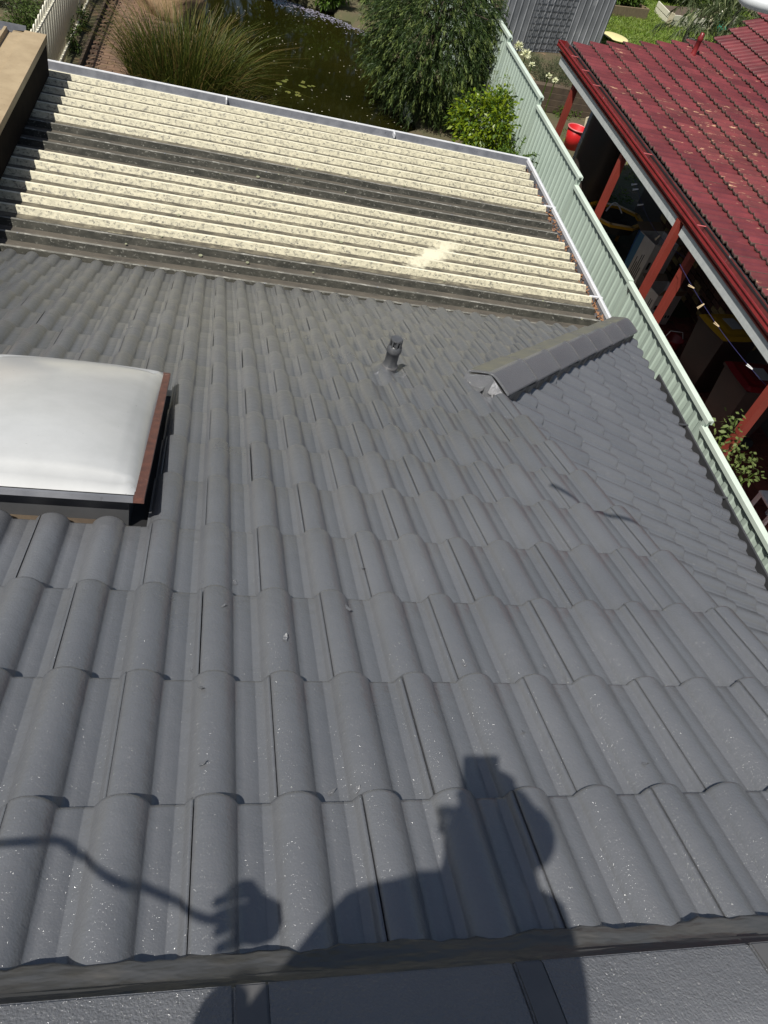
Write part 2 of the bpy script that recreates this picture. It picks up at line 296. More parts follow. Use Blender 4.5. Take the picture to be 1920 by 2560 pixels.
def scuff(m, c, ang, L_, W_, col):                                   # a pale scrubbed streak on the sheeting
    nt = m.node_tree; L = nt.links; b = nt.nodes['Principled BSDF']; src = b.inputs['Base Color'].links[0].from_socket
    g = N(nt, 'ShaderNodeNewGeometry'); mp = N(nt, 'ShaderNodeMapping'); mp.vector_type = 'TEXTURE'
    mp.inputs['Location'].default_value = c; mp.inputs['Rotation'].default_value = (0, 0, ang); mp.inputs['Scale'].default_value = (L_, W_, 1)
    gr = N(nt, 'ShaderNodeTexGradient'); gr.gradient_type = 'SPHERICAL'; L.new(g.outputs['Position'], mp.inputs['Vector']); L.new(mp.outputs[0], gr.inputs['Vector'])
    ns = N(nt, 'ShaderNodeTexNoise'); ns.inputs['Scale'].default_value = 18; L.new(g.outputs['Position'], ns.inputs['Vector'])
    ad = N(nt, 'ShaderNodeMath'); ad.operation = 'ADD'; L.new(gr.outputs['Fac'], ad.inputs[0]); L.new(ns.outputs['Fac'], ad.inputs[1])
    mr = N(nt, 'ShaderNodeMapRange'); mr.inputs['From Min'].default_value = 0.70; mr.inputs['From Max'].default_value = 1.15; L.new(ad.outputs[0], mr.inputs['Value'])
    mx = N(nt, 'ShaderNodeMix', data_type='RGBA'); mx.inputs['B'].default_value = (*col, 1); L.new(mr.outputs[0], mx.inputs['Factor']); L.new(src, mx.inputs['A']); L.new(mx.outputs['Result'], b.inputs['Base Color'])
_a, _b = hit(885, 574, 2, -2.2), hit(985, 522, 2, -2.2)
for k_ in ('cream', 'creampan', 'creamtop'): scuff(M[k_], tuple((_a + _b) / 2), math.atan2(_b[1] - _a[1], _b[0] - _a[0]), 0.62, 0.15, (0.63, 0.59, 0.44))
# ================================================================== SETTING
def struct(o): o['kind'] = 'structure'; return o
POND = [(-0.35, 10.6), (-0.5, 13.0), (-0.45, 18.6), (-0.5, 22.2), (0.9, 22.1), (1.75, 21.15), (2.5, 20.9), (3.3, 20.3), (4.0, 19.0), (3.9, 16.2), (3.6, 14.6), (3.5, 12.5), (3.2, 10.6)]
def inpoly(x, y, P):
    c = False; j = len(P) - 1
    for i in range(len(P)):
        if (P[i][1] > y) != (P[j][1] > y) and x < (P[j][0] - P[i][0]) * (y - P[i][1]) / (P[j][1] - P[i][1]) + P[i][0]: c = not c
        j = i
    return c
def build_ground():
    xs = sorted(set([-600, -250, -100, -40, -20] + [round(v, 3) for v in np.arange(-10, 30.01, 0.4)] + [34, 45, 70, 120, 260, 600]))
    ys = sorted(set([-600, -250, -100, -40, -20] + [round(v, 3) for v in np.arange(-10, 42.01, 0.4)] + [50, 70, 110, 250, 600]))
    V = []; F = []
    for y in ys:
        for x in xs:
            z = gz(x, y)
            if inpoly(x, y, POND): z -= 0.5
            V.append((x, y, z + 0.015 * math.sin(x * 2.3) * math.sin(y * 1.9)))
    n = len(xs)
    for j in range(len(ys) - 1):
        for i in range(n - 1): F.append((j * n + i, j * n + i + 1, (j + 1) * n + i + 1, (j + 1) * n + i))
    me = bpy.data.meshes.new('ground'); me.from_pydata(V, [], F); me.update()
    for p in me.polygons: p.use_smooth = True
    struct(link('ground', me, M['ground']))
build_ground()
PZ = -4.42
mb = MB(); mb.add([(x + (0.35 if x > 1.6 else -0.35), y + (0.3 if y > 15 else -0.3), PZ) for x, y in POND], [tuple(range(len(POND)))])
struct(mb.build('pond_water', M['water']))
# ================================================================== GREY TILED HOUSE
GA = 0.3468; DN = 0.028; RP = 0.15
house = thing('tiled_house', 'grey painted concrete tile hip roof house with domed skylight', 'house', (0.5, 0.0, -4.62))
def prof(x):
    h = 0.0
    for c in (0.030, 0.180, 0.330):
        t = x - c
        if -0.0462 < t < 0.0462: h = max(h, (math.sqrt(0.0513 ** 2 - t * t) - 0.0223) / 0.029)
    z = 0.029 * h - 0.0200
    if h == 0: 
        for q in (0.118, 0.268):
            if abs(x - q) < 0.0011: z -= 0.0014
    return z
TX = []
for c_ in (0.030, 0.180): TX += [c_ + q for q in (-0.0463, -0.043, -0.038, -0.032, -0.024, -0.016, -0.008, 0, 0.008, 0.016, 0.024, 0.032, 0.038, 0.043, 0.0463, 0.060, 0.0865, 0.088, 0.0895)]
TX = [0.0] + [q for q in TX if q > 0.002] + [0.2837, 0.287, 0.292, 0.2979]
def tile_bm(xs=TX, pf=prof, L=GA, over=0.075, dn=DN, thick=0.021):
    bm = bmesh.new(); rows = [(-over, 0), (0.05, 0), (L * 0.5, 0), (L - 0.012, 0), (L - 0.005, -0.0012), (L - 0.0012, -0.0045), (L, -0.009), (L - 0.001, -thick)]
    G = []
    for y, dz in rows:
        G.append([bm.verts.new((x, y, pf(x) + dn * y / L + dz)) for x in xs])
    for j in range(len(rows) - 1):
        for i in range(len(xs) - 1):
            f = bm.faces.new((G[j][i], G[j][i + 1], G[j + 1][i + 1], G[j + 1][i])); f.smooth = True
    for side in (0, -1):                                         # edge walls
        col = [G[j][side] for j in range(0, 6)]; low = [bm.verts.new((v.co.x, v.co.y, v.co.z - 0.016)) for v in col]
        for j in range(5):
            q = (col[j], col[j + 1], low[j + 1], low[j]); f = bm.faces.new(q if side == 0 else q[::-1]); f.smooth = False
    bm.edges.ensure_lookup_table()
    for e in bm.edges:
        if len(e.link_faces) == 2 and e.calc_face_angle(0) > 0.5: e.smooth = False
    return bm
def bm_mesh(bm, name):
    me = bpy.data.meshes.new(name); bm.to_mesh(me); return me
TILE = bm_mesh(tile_bm(), 'roof_tile'); TILE.materials.append(M['tile'])
TILED = TILE.copy(); TILED.materials.clear(); TILED.materials.append(M['tile_dusty'])
def frame(o, ex, ey, ez):
    return Matrix(((ex[0], ey[0], ez[0], o[0]), (ex[1], ey[1], ez[1], o[1]), (ex[2], ey[2], ez[2], o[2]), (0, 0, 0, 1)))
def jitter(m, zj=0.0008, rj=0.0013):
    return m @ Matrix.Translation((random.uniform(-.0012, .0012), random.uniform(-.003, .003), random.uniform(-zj, zj))) @ Matrix.Rotation(random.uniform(-rj, rj), 4, 'Z') @ Matrix.Rotation(random.uniform(-rj, rj) * 1.3, 4, 'X')
def cut_mesh(src, cuts, m4, name):
    """cuts: list of (world point, world normal); material on the normal side goes away"""
    bm = bmesh.new(); bm.from_mesh(src); inv = m4.inverted(); 
    for p, n in cuts:
        lp = inv @ Vector(p); ln = inv.to_3x3() @ Vector(n)
        bmesh.ops.bisect_plane(bm, geom=bm.verts[:] + bm.edges[:] + bm.faces[:], plane_co=lp, plane_no=ln, clear_outer=True)
    if len(bm.faces) == 0: bm.free(); return None
    me = bpy.data.meshes.new(name); bm.to_mesh(me); bm.free()
    for mm in src.materials: me.materials.append(mm)
    return me
# slope A : local x = +X, y = downslope, z = normal
EA = (np.array([1, 0, 0.]), np.array([0, math.cos(PR), -math.sin(PR)]), np.array([0, math.sin(PR), math.cos(PR)]))
def PA(u, v, h=0.0): return EA[0] * u + EA[1] * v + EA[2] * h
# slope B (hip end)
PB = math.radians(24.25)
EB = (np.array([0, -1, 0.]), np.array([math.cos(PB), 0, -math.sin(PB)]), np.array([math.sin(PB), 0, math.cos(PB)]))
OB = np.array([4.127, 3.0593, -2.273]) - 0.036 * EB[2]
def yhip(x): return (-(OB[2] - math.tan(PB) * (x - OB[0]))) / TP
VERGE = 1.887; NC = 16
hp0 = np.array([1.85, yhip(1.85), 0]); hp1 = np.array([3.9, yhip(3.9), 0]); hd = unit(hp1 - hp0); hn = np.array([hd[1], -hd[0], 0])   # points to B side
SKU0, SKU1, SKV0, SKV1 = -0.62, 0.129, 1.38, 2.77
slopeA = MB(); a0, a1 = -2.6, VERGE - 0.02
v_split = 3.14 / math.cos(PR)
slopeA.add([PA(a0, -0.05, -0.055), PA(a1, -0.05, -0.055), PA(a1, v_split, -0.055), PA(3.7, 5.5, -0.055), PA(a0, 5.5, -0.055)], [(0, 1, 2, 3, 4)])
slopeA = slopeA.build('roof_slope', M['dark'], house)
def put_tile(me, m4, parent): 
    o = link('roof_tile', me, None, parent, m4); return o
for c in range(NC):
    v0, v1 = GA * c, GA * (c + 1)
    umax = VERGE if v1 * math.cos(PR) < 3.16 else 4.0
    umin = -0.6 if c < 2 else (-0.95 if c < 7 else -1.7)
    i = -14 if c % 2 == 0 else -15
    while i * RP < umax - 0.03:
        u0 = i * RP; i += 2
        if u0 + 0.3 < umin: continue
        T_ = TILED if random.random() < (c - 5) / 7 else TILE
        m4 = jitter(frame(PA(u0, v0), *EA)); me = T_; cuts = []
        if umax == VERGE:
            if u0 + 0.3 > VERGE: cuts.append((PA(VERGE, 0), EA[0]))
        else:
            xr = u0 + 0.3
            if xr > 1.7 and (xr - 1.85) > ((v0 * math.cos(PR)) - hp0[1]) * 0.9 - 0.3:
                cuts.append((tuple(hp0), tuple(hn)))
        if c in (4, 5, 6, 7) and u0 < SKU1 and u0 + 0.3 > SKU0:
            if u0 + 0.3 > SKU1 + 0.01: cuts.append((PA(SKU1, 0), -EA[0]))
            elif u0 < SKU0 - 0.01: cuts.append((PA(SKU0, 0), EA[0]))
            else: continue
        if cuts:
            me = cut_mesh(T_, cuts, m4, 'roof_tile')
            if me is None: continue
        put_tile(me, m4, slopeA)
# hip-end slope
def PBw(a, v, h=0.0): return OB + EB[0] * a + EB[1] * v + EB[2] * h
slopeB = MB(); slopeB.add([PBw(-2.2, 0.0, -0.055), PBw(4.2, 0.0, -0.055), PBw(4.2, -2.75, -0.055), PBw(0.3, -2.75, -0.055)], [(0, 1, 2, 3)])
slopeB = slopeB.build('hip_slope', M['dark'], house)
for L in range(0, 8):
    k = -17 if L % 2 == 0 else -16
    while k < 22:
        a0_ = k * RP - 0.027; k += 2                               # local x runs towards -Y
        yfar = OB[1] - a0_; ynear = yfar - 0.3
        org = PBw(a0_, -GA * (L + 1)); m4 = jitter(frame(org, *EB)); cuts = []
        xl, xr = org[0], org[0] + GA * math.cos(PB)
        if ynear > yhip(xr) + 0.05 or xr < VERGE - 0.02: continue
        if yfar > yhip(xl - 0.07) - 0.02: cuts.append((tuple(hp0), tuple(-hn)))
        if xl - 0.08 < VERGE - 0.03: cuts.append(((VERGE - 0.03, 0, 0), (-1, 0, 0)))
        me = TILE
        if cuts:
            me = cut_mesh(TILE, cuts, m4, 'roof_tile')
            if me is None: continue
        put_tile(me, m4, slopeB)
# gable wall under the verge, verge bedding
mb = MB(); xg = VERGE - 0.06
mb.add([(xg, -3.4, -1.5), (xg, 3.3, -1.5), (xg, 3.3, -1.40), (xg, -0.12, -0.02), (xg, -3.4, -1.40)], [(0, 1, 2, 3, 4)])
mb.build('gable_panel', M['cap'], house)
mb = MB(); mb.sweep([(-0.05, -0.05), (-0.012, -0.05), (-0.012, -0.012), (-0.05, -0.012)], PA(VERGE, 0.02), PA(VERGE, v_split), EA[0], EA[2], closed=True, caps=True)
mb.build('verge_bedding', M['mortar'], house)
# ---- ridge caps
def cap_mesh(L, hw, drop, slopeang, thick=0.016, bandw=0.045, name='ridge_cap', olive_side=False):
    """cap along +y, apex at z=0, collar band at the far end"""
    pr = []
    for a in np.linspace(-1, 1, 13):
        r = 0.028; x = a * hw; z = -drop * (math.sqrt(a * a + (r / hw) ** 2) - r / hw); pr.append((x, z))
    mb = MB()
    for y0, y1, lift in ((0.0, L - bandw, 0.0), (L - bandw, L, 0.0035)):
        n = len(pr)
        V = [(x, y, z + lift) for y in (y0, y1) for x, z in pr] + [(x, y, z + lift - thick) for y in (y0, y1) for x, z in pr]
        F = [(i, i + 1, n + i + 1, n + i) for i in range(n - 1)] + [(2 * n + i, 3 * n + i, 3 * n + i + 1, 2 * n + i + 1) for i in range(n - 1)]
        F += [(0, n, 3 * n, 2 * n), (n - 1, 3 * n - 1, 4 * n - 1, 2 * n - 1)] + [(i, 2 * n + i, 2 * n + i + 1, i + 1) for i in range(n - 1)] + [(n + i, n + i + 1, 3 * n + i + 1, 3 * n + i) for i in range(n - 1)]
        mb.add(V, F)
    me = mb.mesh(name); bm = bmesh.new(); bm.from_mesh(me); bmesh.ops.recalc_face_normals(bm, faces=bm.faces)
    bmesh.ops.bevel(bm, geom=[e for e in bm.edges if len(e.link_faces) == 2 and e.calc_face_angle(0) > 0.9], offset=0.003, segments=2, affect='EDGES')
    for f in bm.faces: f.smooth = True
    for e in bm.edges:
        if len(e.link_faces) == 2 and e.calc_face_angle(0) > 0.7: e.smooth = False
    bm.to_mesh(me); bm.free(); me.materials.append(M['cap']); me.materials.append(M['capband']); me.materials.append(M['dust'])
    for p_ in me.polygons:
        if p_.center.y > L - bandw + 0.002: p_.material_index = 1
        if olive_side and p_.normal.x < -0.25 and p_.normal.z > 0.3: p_.material_index = 2
    return me
# main ridge along X
AY, AZ = -0.118, 0.115
RCAP = cap_mesh(0.402, 0.125, 0.062, 0)
mb = MB()
def ragged(t): return 0.003 * math.sin(t * 23) + 0.0025 * math.sin(t * 61 + 1) + 0.002 * math.sin(t * 143 + 2)
xs = np.arange(-2.6, VERGE + 0.001, 0.02); V = []; F = []
for j, x in enumerate(xs):
    e = ragged(x); 
    for v, h in ((-0.06, 0.045), (0.006, 0.034), (0.02, 0.021), (0.038 + e, 0.0175), (0.054 + e, 0.0165), (0.060 + e, 0.012), (0.061 + e, -0.05)): V.append(PA(x, v, h + 0.002 * math.sin(x * 17 + v * 90)))
for j in range(len(xs) - 1):
    for q in range(6): F.append((j * 7 + q, (j + 1) * 7 + q, (j + 1) * 7 + q + 1, j * 7 + q + 1))
mb.add(V, F); ridge = mb.build('ridge_bedding', M['mortar'], house, smooth=True)
x = VERGE - 0.40 + 0.115
while x > -2.4:
    # local y of cap -> +X ; local x -> -Y
    m4 = frame((x, AY, AZ + random.uniform(-0.002, 0.002)), (0, -1, 0), (1, 0, 0), (0, 0, 1))
    link('ridge_cap', RCAP, None, ridge, m4); x -= 0.4
# smear strips on cap joints (pointing wiped over each joint)
# hip caps
ht = np.array([1.80, yhip(1.80), -TP * yhip(1.80)]); hb = np.array([3.97, yhip(3.97), -TP * yhip(3.97)])
hl = np.linalg.norm(hb - ht); hy = unit(hb - ht); hx = unit(np.cross(hy, [0, 0, 1.])); hz = np.cross(hx, hy)
mb = MB(); V = []; F = []; ts = np.linspace(-0.004, hl - 0.02, 80)
for t in ts:
    e = 0.004 * math.sin(t * 31) + 0.003 * math.sin(t * 77)
    for a, z in ((-0.133, -0.10), (-0.130, 0.020), (0, 0.078), (0.130 + e, 0.020), (0.133 + e, -0.10)): V.append(ht + hy * t + hx * a + hz * z)
for j in range(len(ts) - 1):
    for q in range(4): F.append((j * 5 + q, (j + 1) * 5 + q, (j + 1) * 5 + q + 1, j * 5 + q + 1))
F += [(0, 1, 2, 3, 4), tuple((len(ts) - 1) * 5 + q for q in (4, 3, 2, 1, 0))]
mb.add(V, F); hipbed = mb.build('hip_bedding', M['mortar'], house)
HCAP = cap_mesh(0.402, 0.138, 0.068, 0, bandw=0.012, olive_side=True); nh = 7; step = hl / nh
for k in range(nh):
    o = ht + hy * (k * step) + hz * 0.100
    m4 = frame(o, hx, hy, hz) @ Matrix.Rotation(random.uniform(-0.02, 0.02), 4, 'Y') @ Matrix.Rotation(0.028, 4, 'X') @ Matrix.Scale((step + 0.006) / 0.402, 4, (0, 1, 0))
    link('ridge_cap', HCAP, None, hipbed, m4)
pe = [ht - hy * 0.008 + hx * a_ + hz * z_ for a_, z_ in ((-0.137, -0.10), (-0.137, 0.022), (0, 0.088), (0.137, 0.022), (0.137, -0.10))]
MB().add(pe, [(0, 1, 2, 3, 4)]).build('end_plug', M['cap'], hipbed)
# torn silver flashing at the top end of the hip
mb = MB(); V = []; F = []
for j in range(9):
    a = 0.030 + 0.10 * j / 8; top = 0.100 - 0.075 * abs(a) / 0.142 * 0.95
    V += [ht + hy * (-0.014 + 0.004 * random.random()) + hx * a + hz * (top - 0.012), ht + hy * (-0.020 + 0.008 * random.random()) + hx * a + hz * (top - 0.060 - 0.03 * random.random())]
for j in range(8): F.append((2 * j, 2 * j + 2, 2 * j + 3, 2 * j + 1))
mb.add(V, F).build('foil_patch', M['foil'], hipbed)
# gutters
def quad_gutter(mb, p0, p1, out, w=0.115, h=0.10, t=0.004):
    pr = [(0, 0.02), (0, -h), (w * 0.85, -h), (w, -h * 0.6), (w, 0), (w + 0.008, 0.006), (w + 0.004, 0.010), (w - t, 0.002), (w - t, -h * 0.6), (w * 0.85 - t, -h + t), (t, -h + t), (t, 0.02)]
    mb.sweep(pr, p0, p1, out, (0, 0, 1), closed=True, caps=True); return mb
ge = OB + EB[1] * 0.0
mb = quad_gutter(MB(), (4.118, 4.93, -2.345), (4.118, -1.5, -2.345), (1, 0, 0)); gut = mb.build('gutter', M['char'], house)
for yy in (4.25, 3.42, 2.06, 2.02):
    MB().box((4.12, yy - 0.008, -2.343), (4.245, yy + 0.008, -2.332)).build('gutter_clip', M['char'] if yy > 3 else M['whiteplastic'], gut)
# walls below (stay under the eaves)
mb = MB(); mb.box((-6.0, -4.6, -4.65), (3.70, 4.75, -2.45)); mb.build('wall', M['mortarbed'], house)
mb = MB(); mb.box((-6.0, 5.0, -2.42), (3.75, 5.03, -2.22)); mb.build('fascia', M['char'], house)
# back slope (behind the photographer's ridge)
mb = MB(); vb = []; fb = []
src = TILE
co = np.array([v.co[:] for v in src.vertices]); fc = [tuple(p.vertices) for p in src.polygons]
for c in range(6):
    for i in range(-8, 7):
        m4 = frame((i * 0.3 + (0.15 if c % 2 else 0), 2 * AY - 0.0, 0), (-1, 0, 0), (0, -math.cos(PR), -math.sin(PR)), (0, -math.sin(PR), math.cos(PR)))
        P = (np.array(m4.to_3x3()) @ (co + np.array([0, GA * c, 0])).T).T + np.array(m4.translation)
        mb.add(P, fc)
bo = mb.build('back_roof_tiles', M['tile'], house, smooth=True, fix=False); bo['kind'] = 'stuff'
# ---- skylight
def PS(u, v, h): return PA(u, v, h)
sk = MB(); U0, U1, V0, V1 = -0.60, 0.122, 1.390, 2.655; HT = 0.088
cu0, cu1, cv0, cv1 = U0 + 0.05, U1 - 0.045, 1.436, V1 - 0.06
def pbox(mb, u0, u1, v0, v1, h0, h1):
    P = [PA(u, v, h) for h in (h0, h1) for (u, v) in ((u0, v0), (u1, v0), (u1, v1), (u0, v1))]
    return mb.add(P, [(0, 3, 2, 1), (4, 5, 6, 7), (0, 1, 5, 4), (1, 2, 6, 5), (2, 3, 7, 6), (3, 0, 4, 7)])
mb = MB(); pbox(mb, cu0, cu1, cv0, cv1, -0.05, HT - 0.02); curb = mb.build('skylight', M['char'], house)
curb['label'] = 'opal white domed skylight with bronze edging'
mb = MB(); pbox(mb, SKU0 - 0.02, SKU1 + 0.01, SKV0 - 0.06, SKV1 + 0.05, -0.048, -0.030); mb.build('flashing_tray', M['dark'], curb)
mb = MB(); pbox(mb, SKU0, cu1 - 0.02, 1.385, 1.434, -0.03, -0.006); mb.build('flashing_lip', M['sleeper'], curb)
for nm, (a, b, c_, d) in dict(r=(U1 - 0.030, U1, V0, V1), l=(U0, U0 + 0.030, V0, V1), f=(U0 + 0.0305, U1 - 0.0305, V0, V0 + 0.014), k=(U0 + 0.0305, U1 - 0.0305, V1 - 0.022, V1)).items():
    mb = MB(); pbox(mb, a, b, c_, d, HT - 0.012, HT + 0.004); mb.build('edge_trim', M['bronze'] if nm in 'rl' else M['zinc'], curb)
nu, nv = 36, 48; V = []; F = []
for j in range(nv + 1):
    for i in range(nu + 1):
        a = 2 * i / nu - 1; b = 2 * j / nv - 1
        e = min(1 - abs(a), 1 - abs(b))
        def pl(q): return (1 - abs(q) ** 2.1)
        k = max(pl(a), 0) * max(pl(b), 0)
        lip = 0.014 if e > 0.035 else 0.0
        groove = -0.016 * math.exp(-((e - 0.085) / 0.022) ** 2)
        h = HT + 0.004 + lip + groove + 0.080 * k ** 0.75 
        u = (U0 + U1) / 2 + a * (U1 - U0 - 0.056) / 2; v = (V0 + V1) / 2 + b * (V1 - V0 - 0.04) / 2
        V.append(PA(u, v, h))
for j in range(nv):
    for i in range(nu): F.append((j * (nu + 1) + i, j * (nu + 1) + i + 1, (j + 1) * (nu + 1) + i + 1, (j + 1) * (nu + 1) + i))
MB().add(V, F).build('dome', M['opal'], curb, smooth=True)
# ---- vent pipe
vb_ = PA(1.262, 3.44, 0.0)
mb = MB().lathe([(0.046, -0.02), (0.046, 0.045), (0.039, 0.055), (0.036, 0.075), (0.036, 0.135), (0.040, 0.138), (0.042, 0.150), (0.040, 0.172), (0.030, 0.182)], vb_, 20)
vp = mb.build('vent_pipe', M['pipe'], house, smooth=True)
MB().lathe([(0.047, 0.040), (0.0475, 0.046), (0.041, 0.053)], vb_, 20).build('collar_ring', M['capband'], vp, smooth=True)
mb = MB()
for k in range(8):
    a = k * math.pi / 4; d = np.array([math.cos(a), math.sin(a), 0]); t = np.array([-d[1], d[0], 0])
    mb.obox(vb_ + d * 0.031 + np.array([0, 0, 0.20]), d, t, (0, 0, 1), 0.007, 0.010, 0.045)
mb.lathe([(0.033, 0.218), (0.030, 0.226), (0.0, 0.228)], vb_, 16); mb.lathe([(0.022, 0.18), (0.020, 0.22)], vb_, 12)
mb.build('slotted_cap', M['pipe'], vp)
V = []; F = []
for j in range(13):
    for i in range(13):
        a, b = i / 12 - .5, j / 12 - .5; r = math.hypot(a, b)
        uu, vv = 1.262 + a * 0.27, 3.452 + b * 0.22
        V.append(PA(uu, vv, 0.007 + prof((uu + 0.15) % 0.15) + 0.012 + 0.022 * math.exp(-(r / 0.22) ** 2) + 0.003 * math.sin(a * 40) * math.sin(b * 33) - (0.035 if max(abs(a), abs(b)) > 0.49 else 0)))
for j in range(12):
    for i in range(12): F.append((j * 13 + i, j * 13 + i + 1, (j + 1) * 13 + i + 1, (j + 1) * 13 + i))
MB().add(V, F).build('flashing', M['tile_dusty'], vp, smooth=True)

# curled flakes of paint lifting off the tiles
mb = MB()
for k in range(16):
    u, v = random.uniform(0.1, 1.7), random.uniform(0.1, 1.3); a_ = random.uniform(0, 6.28); r_ = random.uniform(0.004, 0.010)
    c_ = PA(u, v, 0.002 + DN * ((v / GA) % 1) + prof((u % 0.15) + (0.15 if random.random() < .5 else 0)) ); d_ = EA[0] * math.cos(a_) + EA[1] * math.sin(a_); s_ = EA[0] * -math.sin(a_) + EA[1] * math.cos(a_)
    mb.add([c_ - d_ * r_ - s_ * r_ * .5, c_ - d_ * r_ + s_ * r_ * .4, c_ + d_ * r_ * .3 + s_ * r_ * .6 + EA[2] * r_ * .3, c_ + d_ * r_ * .2 - s_ * r_ * .5 + EA[2] * r_ * .3, c_ + d_ * r_ + EA[2] * r_ * 1.1], [(0, 3, 2, 1), (3, 4, 2)])
o = mb.build('paint_flakes', M['cap'], house, fix=False); o['kind'] = 'stuff'
# ================================================================== CREAM PATIO ROOF
CZ = -2.215; XR = 3.79
def cz(x): return CZ + 0.012 * (XR - x)
patio = thing('patio_cover', 'ribbed cream patio roof with dark weathered clear sheets beside the tiles', 'patio roof', (1.2, 7.0, -4.45))
ribs = [8.58 - 0.195 * k for k in range(19)]
def rib_sheet(name, ks, m, x0=-2.3, xr=XR, lift=0.0, bow=0.0, mp_=None, mc_=None):
    pr = []
    y_hi = ribs[ks[0]] + 0.095; y_lo = ribs[ks[-1]] - 0.112
    pr.append((y_hi, -0.034))
    for k in ks:
        y = ribs[k]
        pr += [(y + 0.036, -0.034), (y + 0.014, 0.008), (y - 0.008, 0.008), (y - 0.046, -0.034)]
        if k != ks[-1]: pr += [(y - 0.082, -0.034), (y - 0.087, -0.030), (y - 0.108, -0.030), (y - 0.113, -0.034)]
    pr.append((y_lo, -0.034))
    xs = np.linspace(x0, xr, 14); n = len(pr); V = []; F = []
    for x in xs:
        for y, z in pr: V.append((x, y + 0.003 * math.sin(x * 1.7 + y), cz(x) + z + lift - bow * math.sin((x - x0) / (xr - x0) * math.pi * 5) ** 2))
    for j in range(len(xs) - 1):
        for i in range(n - 1): F.append((j * n + i, (j + 1) * n + i, (j + 1) * n + i + 1, j * n + i + 1))
    o = MB().add(V, F).build(name, m, patio, fix=False)
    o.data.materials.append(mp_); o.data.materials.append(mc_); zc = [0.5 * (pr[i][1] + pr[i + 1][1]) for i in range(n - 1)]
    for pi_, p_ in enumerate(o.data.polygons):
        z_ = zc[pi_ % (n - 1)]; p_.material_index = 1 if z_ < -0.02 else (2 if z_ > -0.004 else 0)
    md = o.modifiers.new('thickness', 'SOLIDIFY'); md.thickness = 0.0022; md.offset = 1
    return o
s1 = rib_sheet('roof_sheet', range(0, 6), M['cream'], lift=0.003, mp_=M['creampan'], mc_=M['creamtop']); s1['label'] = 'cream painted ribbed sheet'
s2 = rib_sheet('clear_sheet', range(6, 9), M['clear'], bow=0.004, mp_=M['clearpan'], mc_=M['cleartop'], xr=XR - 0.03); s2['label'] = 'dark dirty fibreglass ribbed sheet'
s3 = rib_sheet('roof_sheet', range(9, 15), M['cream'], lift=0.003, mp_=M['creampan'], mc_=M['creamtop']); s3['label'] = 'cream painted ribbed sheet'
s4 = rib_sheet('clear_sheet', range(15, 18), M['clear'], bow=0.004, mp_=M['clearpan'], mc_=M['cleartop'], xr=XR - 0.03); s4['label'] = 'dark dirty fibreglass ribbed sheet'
# screws on the ribs
mb = MB()
for k in range(0, 18):
    for x in np.arange(-1.2, 3.7, 0.95):
        if random.random() < 0.55: mb.lathe([(0.008, -0.002), (0.008, 0.003), (0.004, 0.006), (0, 0.006)], (x + random.uniform(-.02, .02), ribs[k], cz(x) + 0.004), 6)
o = mb.build('roof_screws', M['zinc'], patio); o['kind'] = 'stuff'
# far barge / gutter channel with white lip
mb = MB()
ya = 8.745
pr = [(0.0, -0.02), (0.0, -0.07), (0.12, -0.07), (0.135, -0.065), (0.135, 0.055), (0.15, 0.06), (0.15, 0.055), (0.142, 0.05), (0.142, -0.08), (-0.005, -0.08), (-0.005, -0.02)]
mb.sweep([(-0.03, -0.042), (-0.03, -0.058), (0.055, -0.058), (0.074, 0.004), (0.076, 0.0), (0.058, -0.064), (-0.05, -0.064), (-0.05, -0.042)], (-2.3, ya, cz(-2.3)), (XR + 0.11, ya, cz(XR)), (0, 1, 0), (0, 0, 1), closed=True, caps=True)
fg = mb.build('edge_channel', M['zinc'], patio)
mb = MB(); mb.sweep([(0.072, -0.004), (0.076, 0.012), (0.098, 0.012), (0.098, -0.07), (0.092, -0.07), (0.092, 0.006), (0.080, 0.006)], (-2.3, ya, cz(-2.3)), (XR + 0.115, ya, cz(XR)), (0, 1, 0), (0, 0, 1), closed=True, caps=True)
mb.build('edge_lip', M['white_metal'], fg)
for x in (0.29, 2.19): MB().box((x - 0.008, ya - 0.02, cz(x) - 0.03), (x + 0.008, ya + 0.097, cz(x) + 0.015)).build('channel_strap', M['white_metal'], fg)
# right gutter
mb = MB(); GX = XR - 0.02
mb.sweep([(0, -0.05), (0, -0.13), (0.10, -0.13), (0.105, -0.02), (0.108, -0.02), (0.104, -0.136), (-0.004, -0.136), (-0.004, -0.05)], (GX, 5.16, CZ), (GX, ya + 0.097, CZ), (1, 0, 0), (0, 0, 1), closed=True, caps=True)
rg = mb.build('side_gutter', M['zinc'], patio)
mb = MB(); mb.sweep([(0.100, -0.030), (0.100, 0.008), (0.112, 0.012), (0.135, 0.006), (0.135, -0.13), (0.127, -0.13), (0.127, -0.01)], (GX, 5.16, CZ), (GX, ya + 0.097, CZ), (1, 0, 0), (0, 0, 1), closed=True, caps=True)
mb.build('gutter_lip', M['white_metal'], rg)
for y in (7.62, 5.86): MB().box((GX + 0.0, y - 0.01, CZ + 0.006), (GX + 0.137, y + 0.01, CZ + 0.016)).build('gutter_strap', M['white_metal'], rg)
# leaf litter in gutter
C = []; 
for _ in range(520):
    y = random.choice([random.uniform(5.3, 7.7), random.uniform(5.3, 8.7)]); C.append((GX + random.uniform(0.0, 0.085), y, CZ - 0.055 + random.uniform(-0.03, 0.03)))
q = leaf_quads(np.array(C), rand_dirs(len(C), -0.2, 0.5), 0.045, 0.018)
o = link('leaf_litter', quads_mesh('leaf_litter', q), M['terracotta'], rg); o['kind'] = 'stuff'
